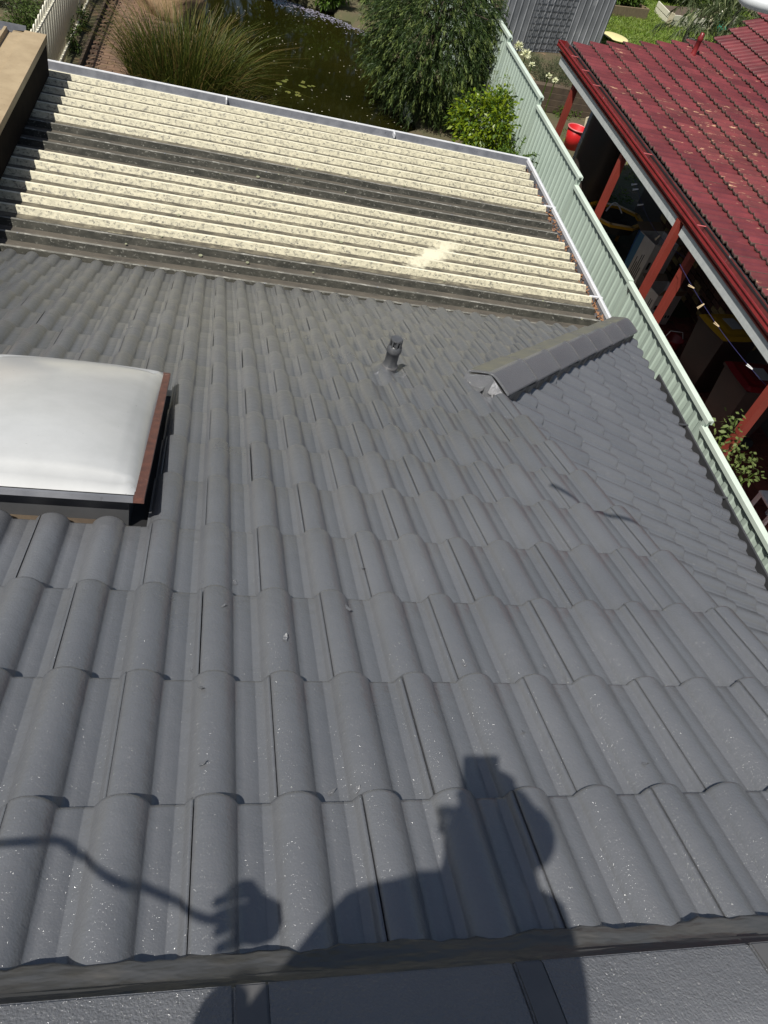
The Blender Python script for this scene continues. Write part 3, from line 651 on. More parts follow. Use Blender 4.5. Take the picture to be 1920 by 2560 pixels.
# lichen rosettes and litter on sheets
mb = MB()
for _ in range(60):
    x = random.uniform(-1.0, 3.6); y = random.uniform(5.4, 8.6); k = int(round((8.58 - y) / 0.195)); k = min(max(k, 0), 17)
    r = random.uniform(0.005, 0.018); yy = ribs[k] - random.choice([0.0, 0.0, 0.075]); 
    z = cz(x) + (0.0052 if yy == ribs[k] else -0.0185)
    mb.lathe([(r, -0.004), (r * 0.9, 0.001), (r * 0.4, 0.0005), (0, 0.001)], (x, yy, z), 9, sy=min(1, 0.018 / r))
o = mb.build('lichen_spots', M['lichen'], patio); o['kind'] = 'stuff'
# supports
for x in (-1.9, 0.95, XR - 0.10):
    MB().box((x - 0.045, 8.55, -4.5), (x + 0.045, 8.64, CZ - 0.06)).build('post', M['whitepaint'], patio)
MB().box((-2.3, 8.56, -2.36), (XR - 0.03, 8.63, -2.262)).build('beam', M['whitepaint'], patio)
# ================================================================== BEIGE ROOF AT LEFT
BX = -1.44; BT = -1.76; BY = 8.42
bei = thing('beige_roof', 'beige box edged metal roof standing above the cream ribbed patio roof', 'roof', (-3.5, 6.5, -4.5))
mb = MB()
mb.sweep([(0, 0), (0, -0.068), (-0.006, -0.068), (-0.006, -0.006), (-0.19, -0.006), (-0.19, -0.02), (-0.30, -0.02), (-0.30, -0.026), (-0.196, -0.026), (-0.196, 0.0)], (BX, 1.5, BT), (BX, BY, BT), (1, 0, 0), (0, 0, 1), closed=True, caps=True)
bc = mb.build('barge_capping', M['beige'], bei)
mb = MB(); mb.box((BX - 0.045, 1.5, BT - 0.365), (BX - 0.008, BY - 0.01, BT - 0.068)); mb.build('fascia_board', M['brown'], bei)
mb = MB()
prb = [(-0.30, -0.034)]
for k in range(12):
    x = -0.36 - k * 0.22
    prb += [(x + 0.02, -0.034), (x + 0.012, 0.012), (x - 0.012, 0.012), (x - 0.02, -0.034)]
prb.append((-3.1, -0.034))
mb.sweep(prb, (BX, 1.5, BT), (BX, BY - 0.03, BT), (1, 0, 0), (0, 0, 1)); mb.build('roof_sheet', M['beige'], bei)
mb = MB(); mb.sweep([(0.0, -0.02), (0.0, -0.09), (0.09, -0.09), (0.10, 0.01), (0.106, 0.01), (0.096, -0.096), (-0.006, -0.096), (-0.006, -0.02)], (BX - 0.2, BY - 0.02, BT), (BX - 3.1, BY - 0.02, BT), (0, 1, 0), (0, 0, 1), closed=True, caps=True); mb.build('gutter', M['zinc'], bei)
for yy in (4.0, BY - 0.12): MB().box((BX - 0.35, yy - 0.05, -4.6), (BX - 0.25, yy + 0.05, BT - 0.05)).build('post', M['brown'], bei)
# ================================================================== GREEN BOUNDARY FENCE
FX = 5.08
joints = [0.2, 2.6, 5.0, 7.4, 9.8, 12.2, 14.6, 17.0, 19.4, 21.8]
ftop = [-2.96, -2.915, -2.815, -2.80, -2.665, -2.53, -2.43, -2.36, -2.30]
fence = thing('boundary_fence', 'pale green corrugated steel fence stepping along the red roofed house', 'fence', (FX, 10, -4.6))
def fence_prof():
    p = []; k = 0
    return p
PW = 0.150
for k in range(9):
    y0, y1 = joints[k], joints[k + 1]; zt = ftop[k]; zb = gz(FX, y0) + 0.03
    pts = []; y = y0 + 0.02
    while y < y1 - 0.02:
        for a, d in ((0.0, 0.004), (0.055, 0.010), (0.080, 0.024), (0.135, 0.018)):
            if y + a < y1 - 0.02: pts.append((y + a, d))
        y += PW
    V = []; F = []; n = len(pts)
    for z in (zb, (zb + zt) / 2, zt - 0.03): V += [(FX - 0.012 + d - 0.004, yy, z) for yy, d in pts]
    for r in range(2): F += [(r * n + i, r * n + i + 1, (r + 1) * n + i + 1, (r + 1) * n + i) for i in range(n - 1)]
    MB().add(V, F).build('fence_panel', M['fence'], fence, fix=False)
    r0 = y0 - (0.055 if k and ftop[k] > ftop[k - 1] + 0.02 else 0.0) + 0.002
    mb = MB(); mb.sweep([(-0.030, -0.052), (-0.030, -0.006), (-0.024, 0.0), (0.030, 0.0), (0.036, -0.006), (0.036, -0.052), (0.022, -0.052), (0.022, -0.02), (-0.018, -0.02), (-0.018, -0.052)], (FX, r0, zt), (FX, y1 - 0.002, zt), (1, 0, 0), (0, 0, 1), closed=True, caps=True)
    mb.build('top_rail', M['rail'], fence)
    mb = MB(); mb.box((FX - 0.028, y0 - 0.024, zb - 0.2), (FX + 0.034, y0 + 0.024, max(zt, ftop[k - 1] if k else zt) - 0.055 if k == 0 or abs(ftop[k] - ftop[k - 1]) < 0.03 else min(zt, 99) - 0.054)); mb.build('post', M['fence'], fence)
# ================================================================== WHITE PICKET FENCE
PXX = -2.42
picket = thing('picket_fence', 'white hooped metal picket fence beside the brick path', 'fence', (PXX, 16, -4.35))
hoop = MB(); 
pk_h = 1.18
pts = [(0, 0, 0), (0, 0, pk_h)] + [(0, 0.04 - 0.04 * math.cos(a), pk_h + 0.05 * math.sin(a)) for a in np.linspace(0.3, math.pi - 0.3, 6)] + [(0, 0.08, pk_h), (0, 0.08, 0)]
HOOP = MB().tube(pts, 0.0125, 6).mesh('hoop_picket', True); HOOP.materials.append(M['whitepaint'])
STR = MB().tube([(0, 0, 0), (0, 0, pk_h - 0.07)], 0.0125, 6).mesh('picket', True); STR.materials.append(M['whitepaint'])
y = 11.4; k = 0
while y < 21.0:
    z = gz(PXX, y) + 0.05
    link('hoop_picket', HOOP, None, picket, Matrix.Translation((PXX, y, z))); link('picket', STR, None, picket, Matrix.Translation((PXX, y + 0.133, z)))
    y += 0.185
for zz in (0.12, 1.03):
    mb = MB(); mb.obox((PXX + 0.02, 16, gz(PXX, 17) + 0.05 + zz), (1, 0, 0), (0, 1, 0), (0, 0, 1), 0.026, 10.0, 0.035); mb.build('rail', M['whitepaint'], picket)
for yy in (16.35,): MB().box((PXX - 0.035, yy - 0.035, gz(PXX, yy)), (PXX + 0.03, yy + 0.035, gz(PXX, yy) + 1.2)).build('post', M['whitepaint'], picket)
# ================================================================== BRICK PATH
mb = MB(); V = []; F = []
for j, yy in enumerate(np.arange(12.0, 21.01, 0.5)):
    V += [(-2.2, yy, gz(0, yy) + 0.02), (-0.75, yy, gz(0, yy) + 0.02)]
for j in range(len(V) // 2 - 1): F.append((2 * j, 2 * j + 1, 2 * j + 3, 2 * j + 2))
path = struct(mb.add(V, F).build('path', M['sleeper']))
BR = MB().box((-0.111, -0.052, -0.03), (0.111, 0.052, 0.024)); BR = BR.mesh('brick'); BR.materials.append(M['brickpath'])
r = 0; y = 13.4
while y < 20.2:
    off = 0.115 if r % 2 else 0.0
    for q in range(4):
        x = -1.98 + off + q * 0.232
        link('brick', BR, None, path, Matrix.Translation((x, y, gz(0, y) + 0.02 + random.uniform(-0.004, 0.004))) @ Matrix.Rotation(random.uniform(-0.03, 0.03), 4, 'Z'))
    y += 0.114; r += 1
# soil edging board along the pickets
MB().obox((-2.14, 16.6, gz(0, 16.6) + 0.045), (1, 0, 0), (0, 1, 0), (0, 0, 1), 0.04, 7.2, 0.14).build('path_edging', M['sleeper'], path)
# ================================================================== RED ROOFED HOUSE
red = thing('red_roof_house', 'house with weathered maroon tile verandah roof and red posts', 'house', (8, 9, -4.62))
PRD = math.radians(5.4)
OR = np.array([5.756, 13.136, -2.053])
ER = (np.array([0, -1, 0.]), np.array([-math.cos(PRD), 0, -math.sin(PRD)]), np.array([-math.sin(PRD), 0, math.cos(PRD)]))   # x along -Y, y downslope (-X), z normal : x cross y = z
GR = 0.341
def prof_red(x):
    z = 0.0
    for c, hh in ((0.036, 0.024), (0.112, 0.006), (0.182, 0.024), (0.250, 0.004)):
        t = abs(x - c) / 0.036
        if t < 1: z = max(z, hh * (0.5 + 0.5 * math.cos(math.pi * t)) ** 0.7)
    if x > 0.274: z = -0.010
    return z - 0.022
RX = [0.0, 0.012, 0.024, 0.036, 0.048, 0.06, 0.072, 0.09, 0.112, 0.134, 0.15, 0.162, 0.174, 0.186, 0.198, 0.21, 0.222, 0.24, 0.258, 0.2735, 0.2755, 0.284, 0.2925]
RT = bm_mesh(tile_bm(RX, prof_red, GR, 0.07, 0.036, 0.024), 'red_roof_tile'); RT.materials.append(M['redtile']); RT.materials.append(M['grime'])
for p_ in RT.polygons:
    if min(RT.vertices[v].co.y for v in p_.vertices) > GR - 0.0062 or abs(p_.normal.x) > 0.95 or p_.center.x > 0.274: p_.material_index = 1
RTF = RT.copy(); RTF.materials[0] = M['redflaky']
rslope = MB(); rslope.add([OR + ER[1] * -0.02 + ER[2] * -0.06 + ER[0] * a - ER[1] * b for a, b in ((-0.3, 0), (8.9, 0), (8.9, 3.05), (-1.3, 3.05))], [(0, 1, 2, 3)])
rslope = rslope.build('verandah_slope', M['dark'], red)
NR = 9
for l in range(NR):
    yfar = 13.44 + 0.122 * l
    k = -6
    for k in range(-6, 26 if l < 6 else 22):
        y_f = OR[1] - 0.3 * k
        if y_f - 0.3 > yfar - 0.02: continue
        if l > 2 and y_f < 5.9 + 0.0 * l: continue
        if l > 5 and y_f < 7.6: continue
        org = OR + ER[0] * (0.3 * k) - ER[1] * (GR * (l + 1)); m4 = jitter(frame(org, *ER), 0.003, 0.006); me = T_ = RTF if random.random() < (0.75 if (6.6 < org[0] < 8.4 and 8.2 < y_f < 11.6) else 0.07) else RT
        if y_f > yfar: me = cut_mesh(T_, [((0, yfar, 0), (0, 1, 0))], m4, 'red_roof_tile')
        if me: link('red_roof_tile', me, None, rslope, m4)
# steeper main slope behind the break
PR2 = math.radians(24.0)
OR2 = OR - ER[1] * (GR * NR) + np.array([0, 0, 0.0])
ER2 = (np.array([0, -1, 0.]), np.array([-math.cos(PR2), 0, -math.sin(PR2)]), np.array([-math.sin(PR2), 0, math.cos(PR2)]))
mslope = MB(); mslope.add([OR2 + ER2[2] * -0.06 + ER2[0] * a - ER2[1] * b for a, b in ((-1.40, 0), (8.9, 0), (8.9, 2.35), (-2.75, 2.35))], [(0, 1, 2, 3)])
mslope = mslope.build('main_slope', M['dark'], red)
for l in range(7):
    yfar = 14.62 + 0.2 * l
    for k in range(-14, 16):
        y_f = OR[1] - 0.3 * k
        if y_f - 0.3 > yfar - 0.02 or y_f < 8.8 + 0.75 * l: continue
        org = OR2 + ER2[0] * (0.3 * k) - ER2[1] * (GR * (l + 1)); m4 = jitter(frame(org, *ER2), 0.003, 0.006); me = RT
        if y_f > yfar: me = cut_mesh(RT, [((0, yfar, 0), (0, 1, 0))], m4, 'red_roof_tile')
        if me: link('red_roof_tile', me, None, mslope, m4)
# eave shade strip, gutter, fascia, beam, posts
EY0, EY1 = 2.0, 13.62
mb = MB(); mb.sweep([(-0.03, -0.035), (0.05, -0.03), (0.05, -0.12), (0.0, -0.10), (-0.03, -0.06)], (OR[0], EY0, OR[2]), (OR[0], 13.42, OR[2]), (1, 0, 0), (0, 0, 1), closed=True, caps=True); mb.build('eave_strip', M['black_strip'], red)  # solid black strip standing in for shade under the tile noses
mb = MB(); gx = 5.735; gzr = -2.095
mb.sweep([(0, 0.02), (0, -0.085), (-0.115, -0.085), (-0.118, -0.08), (-0.006, -0.08), (-0.006, 0.02)], (gx, EY0, gzr), (gx, EY1, gzr), (1, 0, 0), (0, 0, 1), closed=True, caps=True); rgut = mb.build('gutter', M['gutter_in'], red)
mb = MB(); mb.sweep([(-0.112, -0.079), (-0.128, 0.0), (-0.126, 0.010), (-0.142, 0.010), (-0.146, -0.004), (-0.134, -0.03), (-0.142, -0.06), (-0.125, -0.088)], (gx, EY0, gzr), (gx, EY1, gzr), (1, 0, 0), (0, 0, 1), closed=True, caps=True); mb.build('gutter_front', M['maroon'], rgut)
MB().box((gx - 0.14, EY1, gzr - 0.088), (gx, EY1 + 0.006, gzr + 0.012)).build('gutter_end', M['maroon'], rgut)
for yy in (12.9, 12.3, 11.7, 9.4, 7.55): MB().box((gx - 0.13, yy - 0.006, gzr + 0.004), (gx - 0.004, yy + 0.006, gzr + 0.010)).build('gutter_strap', M['pinkrim'], rgut)
mb = MB(); mb.box((5.665, EY0, -2.225), (5.70, EY1 - 0.05, gzr - 0.09)); mb.build('fascia_board', M['maroon'], red)
mb = MB(); mb.box((5.640, EY0, -2.2425), (5.72, EY1 - 0.05, -2.2255)); mb.build('fascia_trim', M['redpaint'], red)
for ya_, yb_ in ((EY0, 7.86), (8.06, 13.42)): MB().box((5.655, ya_, -2.376), (5.70, yb_, -2.243)).build('beam', M['greybeam'], red)
for yy in (12.62, 10.12, 7.96, 5.22):
    x0_ = 5.625 if abs(yy - 7.96) < 0.1 else 5.703; MB().box((x0_, yy - 0.047, gz(5.7, yy) - 0.05), (x0_ + 0.085, yy + 0.047, -2.2435)).build('post', M['redpaint'], red)
MB().box((5.80, 7.62, -4.65), (5.885, 7.71, -2.30)).build('post', M['redpaint'], red)
mb = MB(); mb.add([OR + ER[1] * 0.02 + ER[2] * -0.11 + ER[0] * a - ER[1] * b for a, b in ((-0.2, 0), (9, 0), (9, 3.0), (-0.9, 3.0))], [(0, 1, 2, 3)]); mb.build('verandah_lining', M['brown'], red)
# vent on red roof
c = hit(1495, 122, 2, -1.87); vbr = np.array([c[0], c[1], -1.87])
mb = MB().lathe([(0.05, -0.05), (0.05, 0.05), (0.042, 0.06), (0.042, 0.24), (0.048, 0.245), (0.048, 0.29), (0.035, 0.31), (0.032, 0.36), (0, 0.37)], vbr, 14); mb.build('vent_pipe', M['maroon'], red, smooth=True)
# back wall with bricks
WX = 7.95
wall = MB().box((WX, 2.0, -4.65), (WX + 0.2, 13.0, -2.05)).build('wall', M['mortarbed'], red)
BW = MB().box((-0.055, -0.112, -0.036), (0.01, 0.112, 0.036)).mesh('wall_brick')
BWs = []
for mm in ('wallbrick', 'yellowbrick'):
    me = BW.copy(); me.materials.append(M[mm]); BWs.append(me)
cnt = 0
for r in range(0, 18):
    z = -4.55 + r * 0.086
    for q in range(-3, 13):
        y = 10.15 + (r * 0.086) * -0.55 + 0.0 + 0.24 * (q - 4) + (0.12 if r % 2 else 0)
        if not (8.2 < y < 11.9): continue
        link('wall_brick', BWs[1 if random.random() < 0.36 else 0], None, wall, Matrix.Translation((WX, y, z))); cnt += 1
# paved verandah floor
mb = MB(); mb.add([(5.55, 2.0, -4.605), (WX, 2.0, -4.605), (WX, 12.2, -4.605 + 0.10), (5.55, 12.2, -4.605 + 0.10)], [(0, 1, 2, 3)])
floor = struct(mb.build('verandah_paving', M['mortarbed']))
PV = MB().box((-0.112, -0.112, -0.03), (0.112, 0.112, 0.012)).mesh('paver'); PV.materials.append(M['paver'])
for i in range(10):
    for j in range(0, 26):
        x = 5.72 + i * 0.232; y = 4.3 + j * 0.232
        if x > WX - 0.1 or (y > 7.0 and x < 6.6): continue
        link('paver', PV, None, floor, Matrix.Translation((x, y, -4.605 + 0.1 * (y - 2) / 10.2 + random.uniform(-.002, .002))))
# ================================================================== THINGS UNDER AND BESIDE THE VERANDAH
def carton(label, c, sx, sy, sz, rz, flaps, seed):
    root = thing('cardboard_box', label, 'box', (c[0], c[1], c[2]))
    R = Matrix.Translation(tuple(map(float, c))) @ Matrix.Rotation(rz, 4, 'Z')
    def loc(mb, name, m):
        me = mb.mesh(name); o = link(name, me, m, root, R); return o
    t = 0.006
    mb = MB(); mb.box((-sx / 2, -sy / 2, 0), (sx / 2, -sy / 2 + t, sz)); mb.box((-sx / 2, sy / 2 - t, 0), (sx / 2, sy / 2, sz)); mb.box((-sx / 2, -sy / 2 + t, 0), (-sx / 2 + t, sy / 2 - t, sz)); mb.box((sx / 2 - t, -sy / 2 + t, 0), (sx / 2, sy / 2 - t, sz)); mb.box((-sx / 2 + t, -sy / 2 + t, 0), (sx / 2 - t, sy / 2 - t, t)); loc(mb, 'carton_body', M['card'])
    for (a, w_) in flaps:
        mb = MB()
        if a == 'back': mb.add([(-sx / 2, sy / 2, sz), (sx / 2, sy / 2, sz), (sx / 2, sy / 2 + w_ * 0.8, sz + w_ * 0.35), (-sx / 2, sy / 2 + w_ * 0.8, sz + w_ * 0.35)], [(0, 1, 2, 3)])
        if a == 'right': mb.add([(sx / 2, -sy / 2, sz), (sx / 2, sy / 2, sz), (sx / 2 + w_ * .8, sy / 2, sz + 0.02), (sx / 2 + w_ * .8, -sy / 2, sz + 0.02)], [(0, 1, 2, 3)])
        if a == 'front': mb.add([(-sx / 2, -sy / 2, sz), (sx / 2, -sy / 2, sz), (sx / 2, -sy / 2 - w_ * .4, sz + w_ * 0.8), (-sx / 2, -sy / 2 - w_ * .4, sz + w_ * 0.8)], [(0, 1, 2, 3)])
        o = loc(mb, 'flap', M['cardin']); md = o.modifiers.new('t', 'SOLIDIFY'); md.thickness = 0.005
    rr = random.Random(seed)
    mb = MB()                                                        # printing: logo block, handling symbols, text lines
    for k in range(3): mb.box((-sx / 2 + 0.05 + k * 0.11, -sy / 2 - 0.002, sz * 0.55), (-sx / 2 + 0.10 + k * 0.11, -sy / 2 - 0.0005, sz * 0.68))
    for k in range(4): mb.box((sx * 0.02 + k * 0.055, -sy / 2 - 0.002, sz * 0.28), (sx * 0.02 + k * 0.055 + 0.03, -sy / 2 - 0.0005, sz * 0.36))
    for k in range(5): mb.box((-sx / 2 - 0.002, -sy * 0.35 + k * 0.04, sz * 0.3), (-sx / 2 - 0.0005, -sy * 0.35 + k * 0.04 + 0.015, sz * (0.5 + 0.3 * rr.random())))
    o = loc(mb, 'printing', M['ink']); o['kind'] = 'stuff'
    mb = MB(); mb.box((-sx / 2 - 0.0025, sy * 0.2, 0.01), (-sx / 2 - 0.001, sy / 2, sz - 0.01)); loc(mb, 'blue_print_panel', M['blueink'])
    return root
b1 = hit(1405, 520, 2, -3.75); fl = -4.55
carton('tall open printed carton behind the smaller carton under the verandah', (7.05, 10.35, fl + 0.0), 0.48, 0.42, 0.95, 0.25, [('back', 0.2), ('right', 0.16)], 1)
carton('smaller printed carton with raised dark flaps standing on the brick paving', (7.02, 9.55, fl), 0.46, 0.40, 0.55, 0.2, [('front', 0.16), ('back', 0.16), ('right', 0.12)], 2)
# yellow tub stand
c = hit(1325, 480, 2, -3.85); tub = thing('play_table', 'yellow framed tub table beside the cartons under the verandah', 'table', (c[0], c[1] + 0.15, -4.55))
cx, cy, cz_ = c[0] + 0.1, c[1] + 0.25, -3.85
mb = MB(); ring = []
for k in range(8):
    a = k * math.pi / 4 + 0.39; ring.append((cx + 0.52 * math.cos(a), cy + 0.40 * math.sin(a), cz_))
for k in range(8):
    p, q = np.array(ring[k]), np.array(ring[(k + 1) % 8]); d = unit(q - p); mb.obox((p + q) / 2, d, np.cross([0, 0, 1.], d), (0, 0, 1), np.linalg.norm(q - p) + 0.04, 0.07, 0.045)
mb.build('rim', M['yellowplastic'], tub)
mb = MB(); mb.lathe([(0.44, 0), (0.40, -0.16), (0.0, -0.17)], (cx, cy, cz_ - 0.02), 8, 1.05, 0.85); mb.build('basin', M['ink'], tub)
for sx, sy in ((-1, -1), (1, -1), (1, 1), (-1, 1)): MB().tube([(cx + sx * 0.40, cy + sy * 0.30, cz_ - 0.03), (cx + sx * 0.43, cy + sy * 0.32, -4.57)], 0.03, 8).build('leg', M['blueplastic'] if sy < 0 else M['yellowplastic'], tub)
pts = [(cx - 0.15 + 0.30 * t, cy + 0.05 + 0.1 * math.sin(t * 3), cz_ + 0.03 + 0.12 * math.sin(t * math.pi)) for t in np.linspace(0, 1, 9)]
tag(MB().tube(pts, 0.012, 6).build('coiled_hose', M['whiteplastic']), 'white hose looped over the yellow tub table', 'hose')
# wheelie bins
def bin_(label, x, y, lidm, rz):
    root = thing('wheelie_bin', label, 'bin', (x, y, -4.56))
    R = Matrix.Translation((x, y, -4.56)) @ Matrix.Rotation(rz, 4, 'Z')
    def q(mb, n, m, sm=False, par=None): return link(n, mb.mesh(n, sm), m, par or root, R if par is None else None)
    mb = MB(); a0, b0, a1, b1 = 0.22, 0.25, 0.28, 0.33
    V = [(-a0, -b0, 0.05), (a0, -b0, 0.05), (a0, b0, 0.05), (-a0, b0, 0.05), (-a1, -b1, 0.98), (a1, -b1, 0.98), (a1, b1, 0.98), (-a1, b1, 0.98)]
    mb.add(V, [(0, 3, 2, 1), (0, 1, 5, 4), (1, 2, 6, 5), (2, 3, 7, 6), (3, 0, 4, 7)]); q(mb, 'bin_body', M['binbody'])
    mb = MB(); mb.box((-0.30, -0.35, 0.96), (0.30, 0.36, 1.0)); lip = q(mb, 'bin_lip', M['binbody'])
    n = 12; V = []; F = []
    for j in range(n + 1):
        for i in range(n + 1):
            a = 2 * i / n - 1; b = 2 * j / n - 1; e = max(abs(a), abs(b))
            V.append((a * 0.31 * (1 - 0.05 * b * b), b * 0.37 * (1 - 0.04 * a * a), 1.005 + (0.065 if e < 0.62 else 0.045 if e < 0.9 else 0.0) - 0.02 * (b + 1) / 2))
    for j in range(n):
        for i in range(n): F.append((j * (n + 1) + i, j * (n + 1) + i + 1, (j + 1) * (n + 1) + i + 1, (j + 1) * (n + 1) + i))
    lid = q(MB().add(V, F), 'lid', lidm)
    mb = MB(); mb.box((-0.12, -0.10, 1.066), (0.12, 0.10, 1.069)); q(mb, 'lid_sticker', M['card'])
    q(MB().tube([(-0.26, 0.38, 0.98), (0.26, 0.38, 0.98)], 0.016, 8), 'handle', M['binbody'])
    for sx in (-1, 1): q(MB().tube([(sx * 0.24, 0.26, 0.10), (sx * 0.29, 0.26, 0.10)], 0.10, 14), 'wheel', M['ink'])
bin_('dark wheelie bin with yellow lid and pale sticker beside the mottled brick wall', 7.18, 7.95, M['yellowplastic'], -1.35)
bin_('dark wheelie bin with dark red lid beside the yellow lidded bin', 7.08, 6.85, M['darkred'], -1.5)
# red can and yellow object on the paving
c = hit(1450, 740, 2, -4.3); mb = MB().lathe([(0.0, 0), (0.13, 0), (0.15, 0.34), (0.155, 0.35), (0.14, 0.34), (0.12, 0.03), (0, 0.03)], (c[0], c[1], -4.56), 16); t_ = thing('small_bucket', 'dark red bucket with a handle on shaded paving by the bins', 'bucket', (c[0], c[1], -4.56)); mb.build('bucket_body', M['darkred'], t_, smooth=True)
MB().tube([(c[0] - 0.15, c[1], -4.22), (c[0] - 0.1, c[1] + 0.02, -4.12), (c[0] + 0.1, c[1] + 0.02, -4.12), (c[0] + 0.15, c[1], -4.22)], 0.006, 6).build('handle', M['whiteplastic'], t_)
c = hit(1472, 795, 2, -4.5); tag(MB().lathe([(0.16, 0.0), (0.17, 0.02), (0.12, 0.07), (0.05, 0.09), (0, 0.09)], (c[0], c[1], -4.57), 14, 1, 0.7).build('sun_hat', M['reed'], None, smooth=True), 'olive yellow cloth hat lying on the shaded paving', 'hat')
# clothesline with pegs
A_ = np.array([5.72, 7.62, -2.62]); B_ = np.array([5.76, 5.34, -2.60])
def sag(p, q, t, s): return p + (q - p) * t - np.array([0, 0, s * 4 * t * (1 - t)])
def line(p, q, s, label):
    o = MB().tube([sag(p, q, t, s) for t in np.linspace(0, 1, 16)], 0.0022, 6).build('clothesline', M['cord']); return tag(o, label, 'clothesline')
line(A_, B_, 0.06, 'blue cord clothesline tied between two red posts beside the yellow lidded bin')
C_ = np.array([5.90, 10.25, -2.58]); D_ = np.array([6.35, 8.2, -2.72])
line(np.array([6.02, 10.25, -2.60]), np.array([5.95, 7.76, -2.62]), 0.22, 'blue cord clothesline above the printed cartons')
PEG = MB(); PEG.obox((0, 0, -0.03), (1, 0, 0), (0, 1, 0), (0, 0.06, 1), 0.012, 0.007, 0.085); PEG.obox((0, 0.011, -0.03), (1, 0, 0), (0, 1, 0), (0, -0.06, 1), 0.012, 0.007, 0.085)
def peg(p, m, rz, tilt, label, grp):
    me = PEG.mesh('clothes_peg'); o = link('clothes_peg', me, M[m]); o.location = tuple(map(float, p)); o.rotation_euler = (tilt, 0.3, rz); tag(o, label, 'peg', grp)
for t, r, ti, lab in ((0.20, 0.4, 1.4, 'wooden peg closest to the knot on the doubled red posts'), (0.34, 1.2, 0.6, 'upright wooden peg between two slanted wooden pegs on the clothesline'), (0.52, 0.2, 1.5, 'wooden peg hanging in front of the yellow bin lid')): peg(sag(A_, B_, t, 0.06), 'pegwood', r, ti, lab, 'wooden pegs on the clothesline')
peg(sag(A_, B_, 0.87, 0.06), 'whiteplastic', 0.3, 1.5, 'white plastic peg near the post end of the blue clothesline', 'white pegs')
a2, b2 = np.array([6.02, 10.25, -2.60]), np.array([5.95, 7.76, -2.62])
for t, lab in ((0.13, 'white peg closest to the second red post above the yellow tub table'), (0.17, 'white peg just below the one closest to the second red post')): peg(sag(a2, b2, t, 0.22), 'whiteplastic', 0.5, 1.0, lab, 'white pegs above the cartons')
peg(sag(a2, b2, 0.3, 0.22), 'whiteplastic', 1.5, 1.3, 'single white peg between paired pegs and wooden peg above the cartons', 'white pegs')
peg(sag(a2, b2, 0.62, 0.22), 'pegwood', 0.6, 0.3, 'wooden peg hanging in front of the tall printed carton', 'wooden pegs')
# water tank
tc = (6.46, 12.25)
tank = thing('water_tank', 'tall dark round water tank under the verandah edge', 'tank', (*tc, -4.5))
pr = [(0.0, 0), (0.37, 0)] + [(0.37 + (0.005 if k % 2 else 0), 0.05 + 0.05 * k) for k in range(36)] + [(0.33, 1.93), (0.17, 2.0), (0, 2.01)]
MB().lathe(pr, (*tc, -4.5), 36).build('tank_body', M['tank'], tank, smooth=True)
MB().lathe([(0.15, 2.0), (0.15, 2.05), (0, 2.06)], (*tc, -4.5), 18).build('tank_lid', M['tank'], tank, smooth=True)
MB().tube([(6.28, 12.75, -4.45), (6.28, 12.75, -2.35)], 0.045, 10).build('downpipe', M['greybeam'], red, smooth=True)
# red bucket
c = on_ground(1239, 318); c = np.array([7.25, 15.25, gz(7.2, 15.2)])
rb = thing('red_bucket', 'bright red plastic bucket with pale rim on sunlit dirt', 'bucket', c)
MB().lathe([(0, 0), (0.15, 0), (0.20, 0.40), (0.19, 0.40), (0.14, 0.02), (0, 0.02)], c, 22).build('bucket_body', M['redplastic'], rb, smooth=True)
MB().lathe([(0.195, 0.385), (0.215, 0.385), (0.215, 0.41), (0.195, 0.41), (0.195, 0.385)], c, 22).build('rim', M['pinkrim'], rb, smooth=True)
# blue crate
c = on_ground(1318, 318); bc_ = thing('milk_crate', 'blue slotted plastic crate on the dirt beside the tank', 'crate', c)
for k in range(4):
    z = c[2] + 0.03 + k * 0.085; mb = MB()
    for (dx, dy, sx, sy) in ((0, -0.17, 0.36, 0.02), (0, 0.17, 0.36, 0.02), (-0.17, 0, 0.02, 0.32), (0.17, 0, 0.02, 0.32)): mb.box((c[0] + dx - sx / 2, c[1] + dy - sy / 2, z - 0.02), (c[0] + dx + sx / 2, c[1] + dy + sy / 2, z + 0.025))
    mb.build('slat_ring', M['blueplastic'], bc_)
for sx in (-1, 1):
    for sy in (-1, 1): MB().box((c[0] + sx * 0.165 - 0.012, c[1] + sy * 0.165 - 0.012, c[2]), (c[0] + sx * 0.165 + 0.012, c[1] + sy * 0.165 + 0.012, c[2] + 0.32)).build('corner_post', M['blueplastic'], bc_)
# leaning board, planks, sleepers
def plank(name, label, cat, c, L, w_, t, rz, tilt=0.0, m='timber'):
    R = Matrix.Translation(tuple(map(float, c))) @ Matrix.Rotation(rz, 4, 'Z') @ Matrix.Rotation(tilt, 4, 'X')
    me = MB().box((-L / 2, -w_ / 2, 0), (L / 2, w_ / 2, t)).mesh(name); bm = bmesh.new(); bm.from_mesh(me); bmesh.ops.bevel(bm, geom=bm.edges[:], offset=min(0.008, t * 0.3), segments=1); bm.to_mesh(me); bm.free()
    return tag(link(name, me, M[m], None, R), label, cat)
plank('leaning_board', 'tan board standing on edge behind the red bucket', 'board', (8.0, 16.3, gz(8, 16.3) + 0.18), 0.75, 0.36, 0.04, 0.75, math.radians(78), 'paletimber')
plank('white_plank', 'white plank lying on dirt just beyond the green fence', 'plank', (6.5, 15.9, gz(6.5, 15.9) + 0.01), 1.1, 0.13, 0.03, -0.35, 0, 'paletimber')
